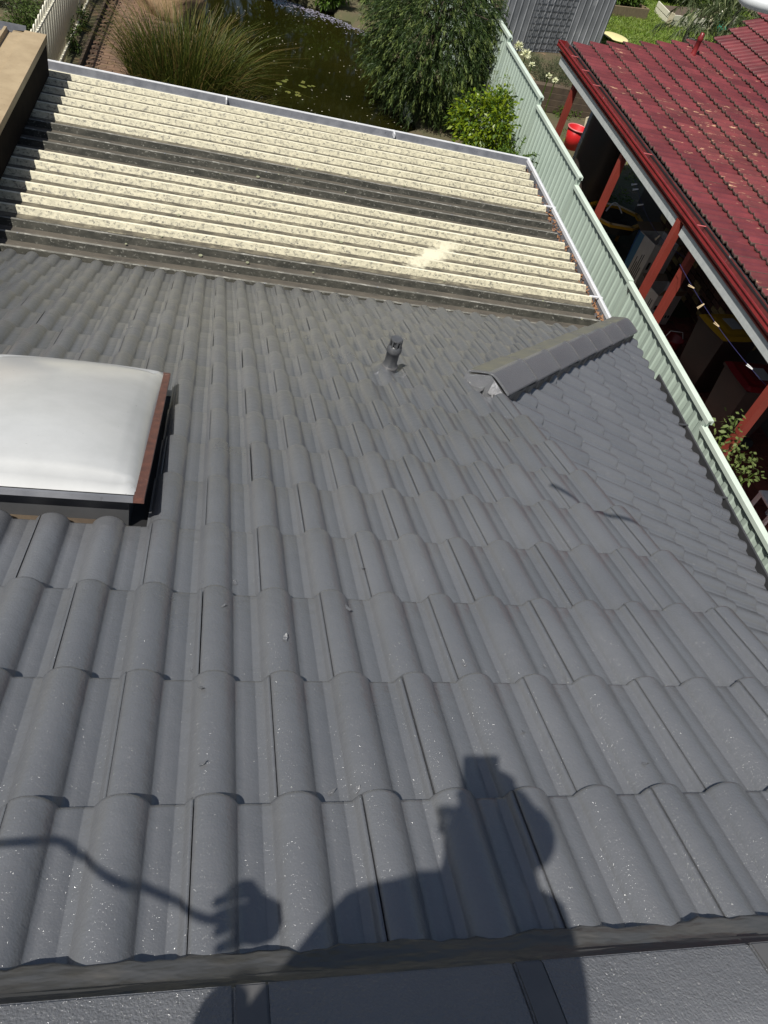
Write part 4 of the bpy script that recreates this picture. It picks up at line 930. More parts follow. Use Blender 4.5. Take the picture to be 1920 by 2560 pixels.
for k in range(4):
    yy = 17.15 + 0.02 * k; plank('garden_sleeper', ['bottom timber sleeper of the low retaining wall behind the red bucket', 'second timber sleeper up in the low retaining wall', 'third timber sleeper up in the low retaining wall', 'top timber sleeper of the low retaining wall, below the grey board'][k], 'sleeper', (7.6, yy, gz(7.6, yy) + 0.005 + k * 0.125), 3.4, 0.2, 0.12, 0.12, 0, 'sleeper')['group'] = 'sleepers of the low retaining wall'
plank('stepping_board', 'grey weathered board on top of the low sleeper wall', 'board', (6.35, 17.2, gz(6.3, 17.2) + 0.51), 0.7, 0.3, 0.05, 0.12, 0, 'timber')
# pale object at right edge on paving
c = hit(1652, 1085, 2, -4.2); pb = thing('plastic_stool', 'pale pink plastic stool on the red paving', 'stool', (c[0] + 0.2, c[1], -4.59)); x, y = c[0] + 0.2, c[1]
MB().box((x - 0.19, y - 0.19, -4.22), (x + 0.19, y + 0.19, -4.18)).build('seat', M['whiteplastic'], pb, bev=0.01)
for sx in (-1, 1):
    for sy in (-1, 1): MB().box((x + sx * 0.16 - 0.02, y + sy * 0.16 - 0.02, -4.59), (x + sx * 0.16 + 0.02, y + sy * 0.16 + 0.02, -4.221)).build('leg', M['whiteplastic'], pb)
# ================================================================== PLANTS
def plant_tree(name, label, base, trunk_pts, trunk_r, m_bark, group=None, cat='tree'):
    root = thing(name, label, cat, base, group)
    mb = MB()
    for pts, r in zip(trunk_pts, trunk_r): mb.tube(pts, r, 7)
    mb.build('trunk', m_bark, root, smooth=True); return root
def crown(root, name, quads, m):
    return link(name, quads_mesh(name, quads), m, root)
def sprays(anchor, dirs, seg, n_leaf, leaf, width, droop, spread=0.9):
    """leafy branchlets: returns leaf bases, directions and position along the spray"""
    A = np.repeat(anchor, n_leaf, 0); D = np.repeat(unit(dirs), n_leaf, 0); t = np.tile(np.linspace(0.05, 1, n_leaf), len(anchor)); t = np.clip(t + rng.normal(0, .03, len(t)), 0, 1)
    P = A + D * (seg * t)[:, None]; P[:, 2] -= droop * seg * t * t
    tang = D.copy(); tang[:, 2] -= 2 * droop * t; tang = unit(tang)
    LD = unit(tang + rng.normal(0, spread, tang.shape) * 0.6)
    return P, LD, t
def blob_pts(n, c, r, shell=0.45, lump=0.25, seed=0):
    """points through a lumpy ellipsoid volume, denser near the surface"""
    d = rand_dirs(n); ph = rng.uniform(0, 6.28, 6)
    k = 1 + lump * (np.sin(d[:, 0] * 5 + ph[0]) * np.sin(d[:, 1] * 4 + ph[1]) + 0.6 * np.sin(d[:, 2] * 7 + ph[2] + d[:, 0] * 3))
    rad = (shell + (1 - shell) * rng.random(n) ** 0.6) * k
    return np.array(c) + d * rad[:, None] * np.array(r), d
def bush(name, label, base, c, r, n, leaf, width, m, flop=0.2, lump=0.3, shell=0.35, cat='shrub', group=None, up=0.3, m2=None, f2=0.0, clumps=14):
    root = thing(name, label, cat, base, group); mb = MB(); c = np.array(c, float)
    for k in range(9):
        d = rand_dirs(1, 0.0, 0.9)[0]; e = c + d * np.array(r) * 0.75
        b = np.array(base, float) + np.array([random.uniform(-.06, .06), random.uniform(-.06, .06), -0.03]); mid = (b + e) / 2 + np.array([0, 0, 0.1 * r[2]]) 
        mb.tube([b, mid, e], [0.022 * max(r), 0.014 * max(r), 0.004 * max(r)], 5)
    mb.build('stem', M['bark'], root)
    cc, _ = blob_pts(clumps, c, np.array(r) * 0.78, 0.55, lump)
    P = []; D = []
    for q in cc:
        p, d = blob_pts(n // clumps, q, np.array(r) * rng.uniform(0.28, 0.5), 0.2, 0.3); P.append(p); D.append(d * 0.7 + unit(q - c) * 0.6)
    P = np.concatenate(P); D = np.concatenate(D); P[:, 2] = np.maximum(P[:, 2], base[2] + 0.03)
    D = unit(D + np.array([0, 0, up]) + rng.normal(0, .5, D.shape))
    sel = rng.random(len(P)) < f2
    crown(root, 'foliage', leaf_quads(P[~sel], D[~sel], leaf, width, flop), m)
    if m2 is not None and sel.any(): crown(root, 'new_growth', leaf_quads(P[sel] + D[sel] * leaf * 0.5, D[sel], leaf, width, flop), m2)
    return root
# ---- weeping bottlebrush
tb = np.array([3.98, 15.5, gz(4, 15.5)])
trk = [[tb, tb + [0.05, 0.02, 0.8], tb + [0.02, -0.05, 1.5], tb + [0.0, 0.0, 2.2]]]; rad = [[0.09, 0.075, 0.055, 0.03]]
br_ends = []
for k in range(26):
    a = k * 2.4; z0 = 0.7 + 1.5 * random.random(); rr = random.uniform(0.5, 0.95)
    s0 = tb + np.array([0.03, 0, z0]); e0 = s0 + np.array([math.cos(a) * rr, math.sin(a) * rr, random.uniform(0.15, 0.5)])
    trk.append([s0, (s0 + e0) / 2 + [0, 0, 0.12], e0]); rad.append([0.028, 0.018, 0.007]); br_ends.append((s0, e0))
bt = plant_tree('weeping_tree', 'dark weeping fine leafed tree hanging over the pond', tb, trk, rad, M['bark'])
cen = tb + np.array([-0.03, 0.0, 1.38])
anc, dd = blob_pts(2700, cen, (1.10, 1.05, 1.14), 0.45, 0.16)
anc = anc[anc[:, 2] > tb[2] + 0.25]; dd = unit(anc - cen)
out = dd * np.array([1, 1, 0.35]) + rng.normal(0, .35, dd.shape)
P, D, t = sprays(anc, out, 0.34, 30, 0.07, 0.012, 0.55, 0.7)
tipm = (t > 0.70) & np.repeat(rng.random(len(anc)) < 0.55, 30)
crown(bt, 'crown', leaf_quads(P[~tipm], D[~tipm], 0.075, 0.013, 0.25), M['bottle'])
crown(bt, 'new_growth', leaf_quads(P[tipm], D[tipm], 0.070, 0.013, 0.2), M['bottletip'])
# ---- lime shrub
p = hit(1050, 262, 0, 4.45); bz = gz(p[0], p[1])
lime = bush('lime_shrub', 'bright lime green broad leafed shrub against the green fence', (p[0], p[1], bz), (p[0], p[1], p[2] - 0.12), (0.62, 0.70, 0.72), 5200, 0.085, 0.042, M['lime'], 0.35, 0.2, 0.4, up=0.2, m2=M['limegreen'], f2=0.30, clumps=26)
p2 = hit(1120, 335, 0, 4.75)
lb = bush('leafy_shrub', 'green sprig shrub below the lime shrub at the gutter corner', (p2[0], p2[1], gz(0, p2[1])), (p2[0] - 0.1, p2[1], p2[2] - 0.35), (0.42, 0.5, 0.5), 2200, 0.06, 0.026, M['limegreen'], 0.2, 0.3, 0.3, clumps=16)
A = np.array([[p2[0] - 0.05, p2[1], p2[2] - 0.1]] * 5); dirs = np.array([[0.6, -.3, .6], [0.9, -.2, .3], [0.3, -.6, .7], [.8, .3, .4], [.2, .2, .9]])
P, D, t = sprays(A, dirs, 0.42, 40, .05, .02, 0.15, 0.8); crown(lb, 'sprig', leaf_quads(P, D, 0.055, 0.022, .1), M['limegreen'])
# ---- wispy shrub by fence
p = hit(1108, 150, 0, 4.8); b0 = np.array([p[0] - 0.1, p[1], gz(0, p[1])])
wr = thing('wispy_shrub', 'thin wispy twiggy shrub leaning on the green fence', 'shrub', b0); mb = MB(); anc = []; dirs = []
for k in range(26):
    a = random.uniform(0, 6.28); e = b0 + np.array([math.cos(a) * random.uniform(.1, .28), math.sin(a) * random.uniform(.2, .75), random.uniform(0.9, 1.75)])
    mid = (b0 + e) / 2 + np.array([random.uniform(-.06, .06), random.uniform(-.1, .1), 0.0]); mb.tube([b0, mid, e], [0.011, 0.007, 0.003], 5)
    for q in np.linspace(0.35, 1, 8): anc.append(b0 + (e - b0) * q + (mid - (b0 + e) / 2) * 4 * q * (1 - q)); dirs.append([random.uniform(-.5, .5), random.uniform(-1, 1), random.uniform(.1, 1)])
mb.build('stem', M['palebark'], wr)
P, D, t = sprays(np.array(anc), np.array(dirs), 0.22, 16, .05, .006, .1, .6); crown(wr, 'foliage', leaf_quads(P, D, 0.06, 0.007, .1), M['bottletip'])
# ---- reed clump
rc = np.array([-0.42, 14.15, gz(0, 14.1)])
reed = thing('reed_clump', 'large arching green reed clump between brick path and pond', 'reeds', rc)
def blades(n, c, rx, ry, hlo, hhi, lean, w_, segs=4):
    a = rng.uniform(0, 6.28, n); rr = np.sqrt(rng.random(n)); B = np.stack([c[0] + rx * rr * np.cos(a), c[1] + ry * rr * np.sin(a), np.full(n, c[2])], 1)
    out = np.stack([np.cos(a), np.sin(a), np.zeros(n)], 1) * (lean * rr * rng.uniform(.4, 1.5, n))[:, None] + rng.normal(0, .10, (n, 3)) * np.array([1, 1, 0])
    h = rng.uniform(hlo, hhi, n); side = unit(np.cross(out + rng.normal(0, .3, (n, 3)), [0, 0, 1.])); Q = []
    prev = None
    for s_ in range(segs + 1):
        t = s_ / segs; P = B + out * (h * (0.35 * t + 0.9 * t ** 2.4))[:, None]; P[:, 2] = c[2] + h * (t - 0.28 * np.linalg.norm(out, axis=1) * 1.6 * t ** 3)
        ww = (w_ * (1 - t * 0.85))
        L, Rr = P - side * ww / 2, P + side * ww / 2
        if prev is not None: Q.append(np.stack([prev[0], prev[1], Rr, L], 1))
        prev = (L, Rr)
    return np.concatenate(Q)
link('green_blades', quads_mesh('green_blades', blades(1000, rc, 0.85, 0.8, 0.5, 1.5, 0.5, 0.021)), M['reed'], reed)['kind'] = 'stuff'
link('dark_blades', quads_mesh('dark_blades', blades(1300, rc, 0.85, 0.8, 0.5, 1.35, 0.4, 0.021)), M['reeddark'], reed)['kind'] = 'stuff'
link('dry_blades', quads_mesh('dry_blades', blades(420, rc, 0.85, 0.8, 0.6, 1.6, 0.55, 0.015)), M['drygrass'], reed)['kind'] = 'stuff'
rc2 = np.array([0.30, 13.3, PZ - 0.05])
reed2 = thing('grass_tussock', 'yellowing low grass tussock at the pond edge beside the reeds', 'grass tussock', rc2)
link('blades', quads_mesh('blades', np.concatenate([blades(1100, rc2, .42, .5, .3, .8, .8, .011)])), M['reed'], reed2)['kind'] = 'stuff'
link('dry_blades', quads_mesh('dry_blades', blades(600, rc2, .42, .5, .3, .8, .8, .011)), M['drygrass'], reed2)['kind'] = 'stuff'
# boulder by the pond
def boulder(label, c, r, seed):
    me = bpy.data.meshes.new('boulder'); bm = bmesh.new(); bmesh.ops.create_icosphere(bm, subdivisions=4, radius=1); rr = random.Random(seed); ph = [rr.uniform(0, 6) for _ in range(6)]
    for v in bm.verts:
        d = v.co.copy(); k = 1 + 0.12 * math.sin(d.x * 3 + ph[0]) * math.sin(d.y * 3 + ph[1]) + 0.08 * math.sin(d.z * 5 + ph[2] + d.x * 4) + 0.03 * math.sin(d.x * 13 + ph[3]) * math.sin(d.y * 11 + d.z * 9)
        v.co = Vector((d.x * r[0] * k, d.y * r[1] * k, max(d.z, -0.5) * r[2] * k))
    for f in bm.faces: f.smooth = True
    bm.to_mesh(me); bm.free(); o = link('boulder', me, M['rock']); o.location = tuple(map(float, c)); return tag(o, label, 'rock')
c = on_ground(375, 40); boulder('large rounded tan boulder behind the reed clump', (c[0] - 0.1, c[1] + 0.3, c[2] + 0.15), (0.65, 0.6, 0.5), 3)
# lily pads, floating petals, lilac petals
c = hit(646, 190, 2, PZ)
for k in range(13):
    a = random.uniform(0, 6.28); rr = random.uniform(0.05, 0.42); x, y = c[0] + rr * math.cos(a), c[1] + rr * math.sin(a); r0 = random.uniform(0.035, 0.065)
    pts = [(x, y, PZ + 0.012)] + [(x + r0 * math.cos(q + a), y + r0 * math.sin(q + a), PZ + 0.006 + 0.006 * random.random()) for q in np.linspace(0.25, 6.03, 14)]
    o = MB().add(pts, [tuple(range(15))]).build('lily_pad', M['pad']); tag(o, 'small round lily pad in the floating cluster on the pond', 'lily pad', 'lily pads on the pond')
def scatter_flakes(name, n, fn, m, size):
    C = []; 
    while len(C) < n:
        x, y = fn()
        if inpoly(x, y, POND): C.append((x, y, PZ + 0.004))
    C = np.array(C); d = rand_dirs(n, -0.05, 0.15); d[:, 2] = 0.02
    a = unit(d); b = np.cross(a, [0, 0, 1.]); s_ = (size * rng.uniform(.5, 1.4, n))[:, None]
    Q = np.stack([C - a * s_, C + b * s_ * .6, C + a * s_, C - b * s_ * .6], 1); o = link(name, quads_mesh(name, Q), m); o['kind'] = 'stuff'; o['label'] = label_; o['category'] = cat_; return o
label_, cat_ = 'pale petals and specks floating on the dark pond', 'petals'
scatter_flakes('floating_petals', 330, lambda: (random.uniform(-.4, 4.2), random.uniform(10.6, 20.8)), M['debris'], 0.014)
label_, cat_ = 'lilac fallen petals drifted along the far pond edge', 'petals'
def far_edge():
    t = random.random(); x = 1.3 + 2.6 * t; y = 21.35 - 0.45 * (x - 1.3) - abs(random.gauss(0, .25)); return x, y
scatter_flakes('lilac_petals', 500, far_edge, M['lilac'], 0.026)
# ---- far pond bank
for i, (px, py, r, lab) in enumerate([(712, 24, 0.62, 'glossy leafed bush on the far pond bank above the lilac petals'), (590, -2, 0.6, 'dark low bush on the far pond bank'), (800, 14, 0.7, 'green bush on the far bank partly behind the weeping tree')]):
    p = on_ground(px, py); bush('bank_bush', lab, (p[0], p[1] + 0.5, p[2]), (p[0], p[1] + 0.5, p[2] + r * 0.65), (r, r * .8, r * .8), 2600, 0.10, 0.045, M['limegreen'] if i == 0 else M['shrub'], 0.3, group=None)
for i, (x, y, h, r) in enumerate([(-1.6, 25.0, 5.6, 1.9), (1.3, 26.2, 7.2, 2.3), (4.6, 25.5, 6.4, 2.1), (-5.2, 25.5, 6.8, 2.3), (7.6, 28.5, 6.0, 2.0), (-0.2, 28.0, 9.0, 2.6), (3.0, 28.6, 9.5, 2.8), (-3.2, 28.0, 8.5, 2.6)]):
    b = np.array([x, y, gz(x, y)])
    tr = plant_tree('garden_tree', ['slender tree on the left bank beyond the pond', 'tallest tree standing beyond the middle of the pond', 'broad tree beyond the weeping tree', 'tree beyond the picket fence', 'tree behind the grey shed', 'tall tree in the second row beyond the left bank', 'tall tree in the second row beyond the middle of the pond', 'tall tree in the second row beyond the picket fence'][i], b, [[b, b + [0.1, 0, h * .5], b + [0, 0, h * .85]]] + [[b + [0.05, 0, h * .4], b + [math.cos(k) * r * .7, math.sin(k) * r * .7, h * .7]] for k in range(5)], [[.14, .1, .03]] + [[.06, .015]] * 5, M['bark'], 'trees beyond the pond')
    P, D = blob_pts(5200, b + [0, 0, h * .62], (r, r, h * .42), .3, .3); crown(tr, 'crown', leaf_quads(P, unit(D + rng.normal(0, .7, D.shape)), .24, .12, .3), M['shrub'] if i % 2 else M['olive'])
# ---- garden left of the pickets
for i, (x, y, r, h, mm, lab) in enumerate([(-3.15, 15.2, .55, 1.0, 'shrub', 'feathery green plant pushing against the picket fence'), (-3.9, 16.6, .8, 1.2, 'olive', 'grey green shrub behind the picket fence'), (-3.1, 17.6, .6, 1.3, 'limegreen', 'bright green shrub by the far pickets'), (-4.6, 14.9, .7, .9, 'olive', 'low grey green shrub behind the beige roof'), (-5.0, 18.3, 1.0, 1.5, 'shrub', 'large leafy shrub in the corner garden'), (-3.6, 13.6, .6, .8, 'shrub', 'leafy plant in the gap between beige roof and pickets'), (-3.8, 19.6, .9, 1.5, 'limegreen', 'tall green shrub beyond the picket fence')]):
    b = (x, y, gz(x, y)); bush('garden_shrub', lab, b, (x, y, b[2] + h * .5), (r, r, h * .55), 2600, .075, .022, M[mm], .25, cat='shrub', group='shrubs left of the picket fence')
# leafy creeper at base of pickets
for i, (px, py, lab) in enumerate([(165, 85, 'yellow flowered plant at the foot of the pickets'), (182, 45, 'dark low plant at the foot of the pickets')]):
    p = on_ground(px, py + 20); bush('border_plant', lab, (p[0] - .1, p[1], p[2]), (p[0] - .1, p[1], p[2] + .18), (.2, .42, .22), 700, .06, .025, M['shrub'], .3, cat='plant', m2=M['flower'] if i == 0 else None, f2=.03)
# ---- under the tree
p = on_ground(960, 275); bush('undergrowth', 'dark leafy undergrowth below the weeping tree', (p[0], p[1], p[2]), (p[0], p[1], p[2] + .25), (.6, .5, .3), 1500, .08, .03, M['shrub'], .3, cat='plant', m2=M['redflower'], f2=.006)
# ---- beyond the green fence : agapanthus, rosemary
for i, (px, py, xx, lab) in enumerate([(1121, 102, 5.75, 'largest white flower head beside the grey shed'), (1136, 118, 5.75, 'yellowish white flower head just below the largest one'), (1149, 141, 5.7, 'small budding flower head above the fence rail'), (1185, 165, 6.1, 'greenish flower head in front of the rosemary bush'), (1199, 175, 6.15, 'drooping flower head on a long bare stem by the rosemary bush')]):
    p = hit(px, py, 0, xx); b = np.array([p[0] - 0.03, p[1] + 0.05, gz(0, p[1])]); t_ = thing('agapanthus', lab, 'flower', b, 'agapanthus along the fence')
    MB().tube([b, (b + p) / 2 + [0.04, 0, 0], p], 0.010, 6).build('stem', M['limegreen'], t_)
    n = 90 if i < 2 else 40; d = rand_dirs(n, -0.3, 1); s_ = .085 if i < 2 else .05
    crown(t_, 'flower_head', leaf_quads(p + d * s_ * .35, d, s_, .028, .05), M['flower'])
    B = np.repeat(b[None], 14, 0); dl = rand_dirs(14, .3, .8); crown(t_, 'strap_leaves', leaf_quads(B, dl, .45, .03, .35), M['limegreen'])
p = hit(1195, 165, 2, -3.75); bush('rosemary_bush', 'dense grey green rosemary bush between shed and red gutter', (p[0], p[1], gz(0, p[1])), (p[0], p[1], -3.82), (.62, .55, .52), 7000, .05, .008, M['olive'], .05, up=.8)
for i, (px, py, r, lab) in enumerate([(1265, 235, .28, 'weedy plant on the dirt beside the white plank'), (1300, 430, .3, 'weeds growing on the dirt by the second red post'), (1215, 245, .3, 'weeds under the first red post')]):
    p = on_ground(px, py); bush('weed_patch', lab, (p[0], p[1], p[2]), (p[0], p[1], p[2] + .1), (r * 1.3, r, .16), 700, .06, .02, M['limegreen'], .2, cat='plant', group='weeds in the neighbouring yard')
# ---- rose bush by the fence
rb_ = hit(1562, 985, 0, 5.45); b = np.array([5.42, rb_[1] - 0.1, -4.6]); rose = thing('rose_bush', 'straggly rose bush between green fence and red post', 'rose bush', b); mb = MB(); P = []; D = []
for (px, py, xx) in [(1570, 925, 5.45), (1590, 905, 5.5), (1560, 960, 5.4), (1580, 975, 5.5), (1608, 978, 5.6), (1575, 1000, 5.45), (1600, 1000, 5.55), (1632, 1022, 5.7), (1618, 1012, 5.65), (1602, 1030, 5.55), (1560, 940, 5.4), (1592, 960, 5.5)]:
    e = hit(px, py, 0, xx); mb.tube([b, (b + e) / 2 + [0.05, 0.03, 0.1], e], [.014, .010, .005], 5)
    n = 17; q = e + rng.normal(0, .055, (n, 3)); P.append(q); D.append(rand_dirs(n, -.4, .5))
mb.build('cane', M['limegreen'], rose); crown(rose, 'foliage', leaf_quads(np.concatenate(P), np.concatenate(D), .065, .036, .15), M['rose'])
# ================================================================== GREY SHED
s0 = np.array([6.6, 20.55]); s1 = np.array([10.05, 22.15]); sd = unit(s1 - s0); sn = np.array([-sd[1], sd[0]]); zb = -4.32
shed = thing('garden_shed', 'grey ribbed metal garden shed behind the rosemary bush', 'shed', ((s0 + s1)[0] / 2, (s0 + s1)[1] / 2 + 1, zb))
L = np.linalg.norm(s1 - s0); pts = []; a = 0
while a < L:
    for da, d in ((0, 0), (.16, 0), (.17, .014), (.19, .014), (.20, 0)):
        if a + da <= L: pts.append((a + da, -d))
    a += .21
V = []; F = []; n = len(pts)
for z in (zb, zb + 2.3):
    for a, d in pts: q = s0 + sd * a + sn * d; V.append((q[0], q[1], z))
F = [(i, i + 1, n + i + 1, n + i) for i in range(n - 1)]
MB().add(V, F).build('front_wall', M['shed'], shed)
q0, q1 = s1, s1 + sn * 2.6; mb = MB(); mb.add([(q0[0], q0[1], zb), (q1[0], q1[1], zb), (q1[0], q1[1], zb + 2.3), (q0[0], q0[1], zb + 2.3)], [(0, 1, 2, 3)]); mb.build('side_wall', M['shed'], shed)
mb = MB(); c4 = [s0 - sn * .1 - sd * .1, s1 - sn * .1 + sd * .1, s1 + sn * 2.7 + sd * .1, s0 + sn * 2.7 - sd * .1]; mb.add([(*c, zb + 2.31 + (.25 if k > 1 else 0)) for k, c in enumerate(c4)], [(0, 1, 2, 3)]); mb.build('roof', M['shed'], shed)
def shed_pt(px, py):
    d = ray(px, py); nn = np.array([sn[0], sn[1], 0]); o = np.array([s0[0], s0[1], 0]); t = ((o - CAM) @ nn) / (d @ nn); return CAM + d * t
ma, mb_ = shed_pt(1128, 88), shed_pt(1228, 30); a0_ = (ma[:2] - s0) @ sd; a1_ = (mb_[:2] - s0) @ sd + .05
tr = thing('wire_trellis', 'dark square wire mesh trellis leaning on the grey shed', 'trellis', (s0[0] + sd[0] * a0_, s0[1] + sd[1] * a0_, zb))
def SP(a, z, o=.05): q = s0 + sd * a - sn * o; return (q[0], q[1], z)
a1_ = min(a1_, L - .35)
for k in range(8): MB().tube([SP(a0_ + (a1_ - a0_) * k / 7, zb + .02), SP(a0_ + (a1_ - a0_) * k / 7, zb + 2.0)], .0045, 5).build('wire', M['shadow_mesh'], tr)
for k in range(14): MB().tube([SP(a0_, zb + .08 + k * .145, .056), SP(a1_, zb + .08 + k * .145, .056)], .0045, 5).build('wire', M['shadow_mesh'], tr)
# ================================================================== LAWN, RAISED BEDS
LP = [on_ground(*q) for q in [(1255, 108), (1285, 40), (1300, -25), (1420, -40), (1560, -30), (1640, 60), (1500, 130), (1300, 140)]]
mb = MB(); mb.add([(p[0], p[1], p[2] + .05) for p in LP], [tuple(range(len(LP)))]); lawn = struct(mb.build('lawn', M['lawn']))
poly = [(p[0], p[1]) for p in LP]; xs_ = [p[0] for p in LP]; ys_ = [p[1] for p in LP]; B = []
while len(B) < 26000:
    x, y = random.uniform(min(xs_), max(xs_)), random.uniform(min(ys_), max(ys_))
    if inpoly(x, y, poly): B.append((x, y, gz(x, y) + .05))
B = np.array(B); hh = .5 + .5 * np.sin(B[:, 0] * 1.3 + np.sin(B[:, 1])) 
o = link('lawn_grass', quads_mesh('lawn_grass', leaf_quads(B, rand_dirs(len(B), .35, 1), .13, .022, .15)), M['grass']); o['kind'] = 'stuff'; o['label'] = 'bright green shaggy lawn grass beyond the red roof'; o['category'] = 'grass'
# low grass on path-side dirt
B = []
for _ in range(1500):
    x, y = random.uniform(6.0, 9.0), random.uniform(13.2, 17); B.append((x, y, gz(x, y)))
B = np.array(B); B = B[(np.sin(B[:, 0] * 3.1) * np.sin(B[:, 1] * 2.7)) > .15]
o = link('yard_weeds', quads_mesh('yard_weeds', leaf_quads(B, rand_dirs(len(B), .3, 1), .1, .02, .1)), M['grass']); o['kind'] = 'stuff'; o['label'] = 'patchy low weeds on the neighbouring dirt yard'; o['category'] = 'weeds'
def board(mb, p, q, h, t=.045):
    d = unit(np.array([q[0] - p[0], q[1] - p[1], 0])); nn = np.array([-d[1], d[0], 0]); c = (np.array(p) + np.array(q)) / 2; z = gz(c[0], c[1])
    return mb.obox((c[0], c[1], z + .05 + h / 2), d, nn, (0, 0, 1), math.hypot(q[0] - p[0], q[1] - p[1]), t, h)
# brown bed
P1, P2 = on_ground(1290, 36), on_ground(1392, 46)
bed = thing('brown_garden_bed', 'brown timber edged garden bed at the back of the lawn', 'garden bed', P1)
board(MB(), P1, P2, .30).build('edge_board', M['timber'], bed); back = np.array([-.8, 2.2, 0])
for a, b in ((P1, P1 + back), (P2, P2 + back), (P1 + back, P2 + back)): board(MB(), a, b, .30).build('edge_board', M['timber'], bed)
mb = MB(); z = gz(0, 30) + .2; mb.add([(*(P1 + back * .03)[:2], z), (*(P2 + back * .03)[:2], z), (*(P2 + back)[:2], z), (*(P1 + back)[:2], z)], [(0, 1, 2, 3)]); mb.build('bed_soil', M['sleeper'], bed)
for i, f in enumerate((.1, .55, .9)):
    c = P1 + (P2 - P1) * f + back * .4; bush('bed_plant', ['leafy crop at the near end of the brown garden bed', 'taller crop in the middle of the brown garden bed', 'crop at the far end of the brown garden bed'][i], (c[0], c[1], z), (c[0], c[1], z + .45), (.8, .7, .45), 1800, .13, .06, M['limegreen'], .2, cat='plant', group='crops in the brown bed')
# white bed, angular
Wp = [on_ground(*q) for q in ((1412, 30), (1440, 60), (1525, 70), (1560, 40))]
wb = thing('white_garden_bed', 'white timber raised garden bed with angled corner on the lawn', 'garden bed', Wp[1])
for k in range(3):
    for hgt in (0.0, .17):
        p, q = Wp[k], Wp[k + 1]; d = unit(np.array([q[0] - p[0], q[1] - p[1], 0])); nn = np.array([-d[1], d[0], 0]); c = (p + q) / 2
        MB().obox((c[0], c[1], gz(c[0], c[1]) + .14 + hgt), d, nn, (0, 0, 1), math.hypot(q[0] - p[0], q[1] - p[1]), .045, .145).build('edge_board', M['whitepaint'], wb)
for k in (1, 2): MB().box((Wp[k][0] - .06, Wp[k][1] - .06, gz(0, 30)), (Wp[k][0] + .06, Wp[k][1] + .06, gz(0, 30) + .43)).build('corner_post', M['paletimber'], wb)
mb = MB(); mb.add([(p[0], p[1] + .1, gz(0, 30) + .25) for p in Wp], [(0, 1, 2, 3)]); mb.build('bed_soil', M['sleeper'], wb)
for i, (px, py, r, hh, mm, lab) in enumerate([(1470, 15, .9, 1.0, 'shrub', 'dark leafy shrub growing in the white raised bed'), (1425, 2, .7, .8, 'limegreen', 'green crop behind the white raised bed'), (1535, 30, .7, .8, 'shrub', 'leafy shrub between white raised bed and gum tree'), (1390, -10, .9, 1.2, 'shrub', 'tall dark shrub at the back of the yard')]):
    p = on_ground(px, py); bush('yard_shrub', lab, (p[0], p[1], p[2]), (p[0], p[1], p[2] + hh * .55), (r, r, hh * .5), 2600, .13, .055, M[mm], .25, group='shrubs at the back of the lawn')
c = on_ground(1325, 92); tag(MB().lathe([(0, .0), (.36, .0), (.40, .03), (.36, .045), (0, .04)], (c[0], c[1], c[2] + .12), 26).build('round_lid', M['plate'], None, smooth=True), 'pale yellow round lid lying on the lawn', 'lid')
c = hit(1561, 58, 1, 24.0); g_ = thing('teal_pot', 'small teal plastic pot hanging among the gum leaves', 'pot', c); MB().lathe([(.0, -.16), (.12, -.16), (.17, .1), (.15, .1), (.1, -.13)], c, 12).build('pot_body', M['green'], g_, smooth=True)
# ---- gum tree at the back right
gb = np.array([14.6, 21.5, gz(0, 21)]); tops = hit(1590, 30, 1, 21.5)
g1 = hit(1478, 85, 1, 21.0); 
gum = plant_tree('gum_tree', 'pale barked gum tree with long drooping leaves behind the red roof', gb, [[gb, gb + [.1, 0, 1.2], tops + [0, 0, -.3], tops + [.2, .3, 1.6]], [gb + [.05, 0, .9], hit(1478, 85, 1, 21.3), hit(1510, 20, 1, 21.3)]], [[.14, .12, .08, .03], [.10, .085, .05]], M['palebark'])
anc = []
for (px, py, n, sp) in [(1520, 40, 16, .5), (1560, 60, 26, .6), (1600, 40, 40, .7), (1640, 30, 40, .8), (1580, 5, 30, .7), (1625, 75, 16, .5), (1540, 15, 14, .5), (1660, 60, 20, .6), (1490, 50, 8, .35)]:
    anc.append(hit(px, py, 1, 21.3) + rng.normal(0, sp, (n, 3)) * np.array([1, .9, .7]))
anc = np.concatenate(anc); P, D, t = sprays(anc, rand_dirs(len(anc), -.2, .6), .55, 14, .2, .03, .5, .8); sel = rng.random(len(P)) < .25
D[:, 2] -= .7
crown(gum, 'crown', leaf_quads(P[~sel], D[~sel], .22, .034, .25), M['gum']); crown(gum, 'pale_leaves', leaf_quads(P[sel], D[sel], .22, .034, .25), M['gumpale'])
# ================================================================== PHOTOGRAPHER (casts the shadow on the tiles), PHONE, HOSE
UPV = -DWN
def skin(name, joints, edges, m, parent, sub=2):
    me = bpy.data.meshes.new(name); me.from_pydata([tuple(map(float, j[0])) for j in joints], edges, []); me.update()
    o = link(name, me, m, parent); o.modifiers.new('skin', 'SKIN'); s_ = o.modifiers.new('sub', 'SUBSURF'); s_.levels = sub; s_.render_levels = sub
    for v, j in zip(me.skin_vertices[0].data, joints): r_ = j[1]; v.radius = (r_, r_) if not hasattr(r_, '__len__') else r_
    me.skin_vertices[0].data[0].use_root = True
    for p_ in me.polygons: p_.use_smooth = True
    o.modifiers['skin'].use_smooth_shade = True
    return o
def zback(y): return -TP * (2 * AY - y) if y < AY else -TP * y
pers = thing('person', 'person in navy shirt standing behind the ridge holding up a phone', 'person', (0.22, -0.56, zback(-0.56) + 0.05))
HEAD = np.array([0.185, -0.365, 1.445])
ls, rs = np.array([0.055, -0.40, 1.175]), np.array([0.315, -0.44, 1.205])
pel = np.array([0.19, -0.62, 0.66]); fl_, fr_ = np.array([0.10, -0.56, 0]), np.array([0.36, -0.62, 0])
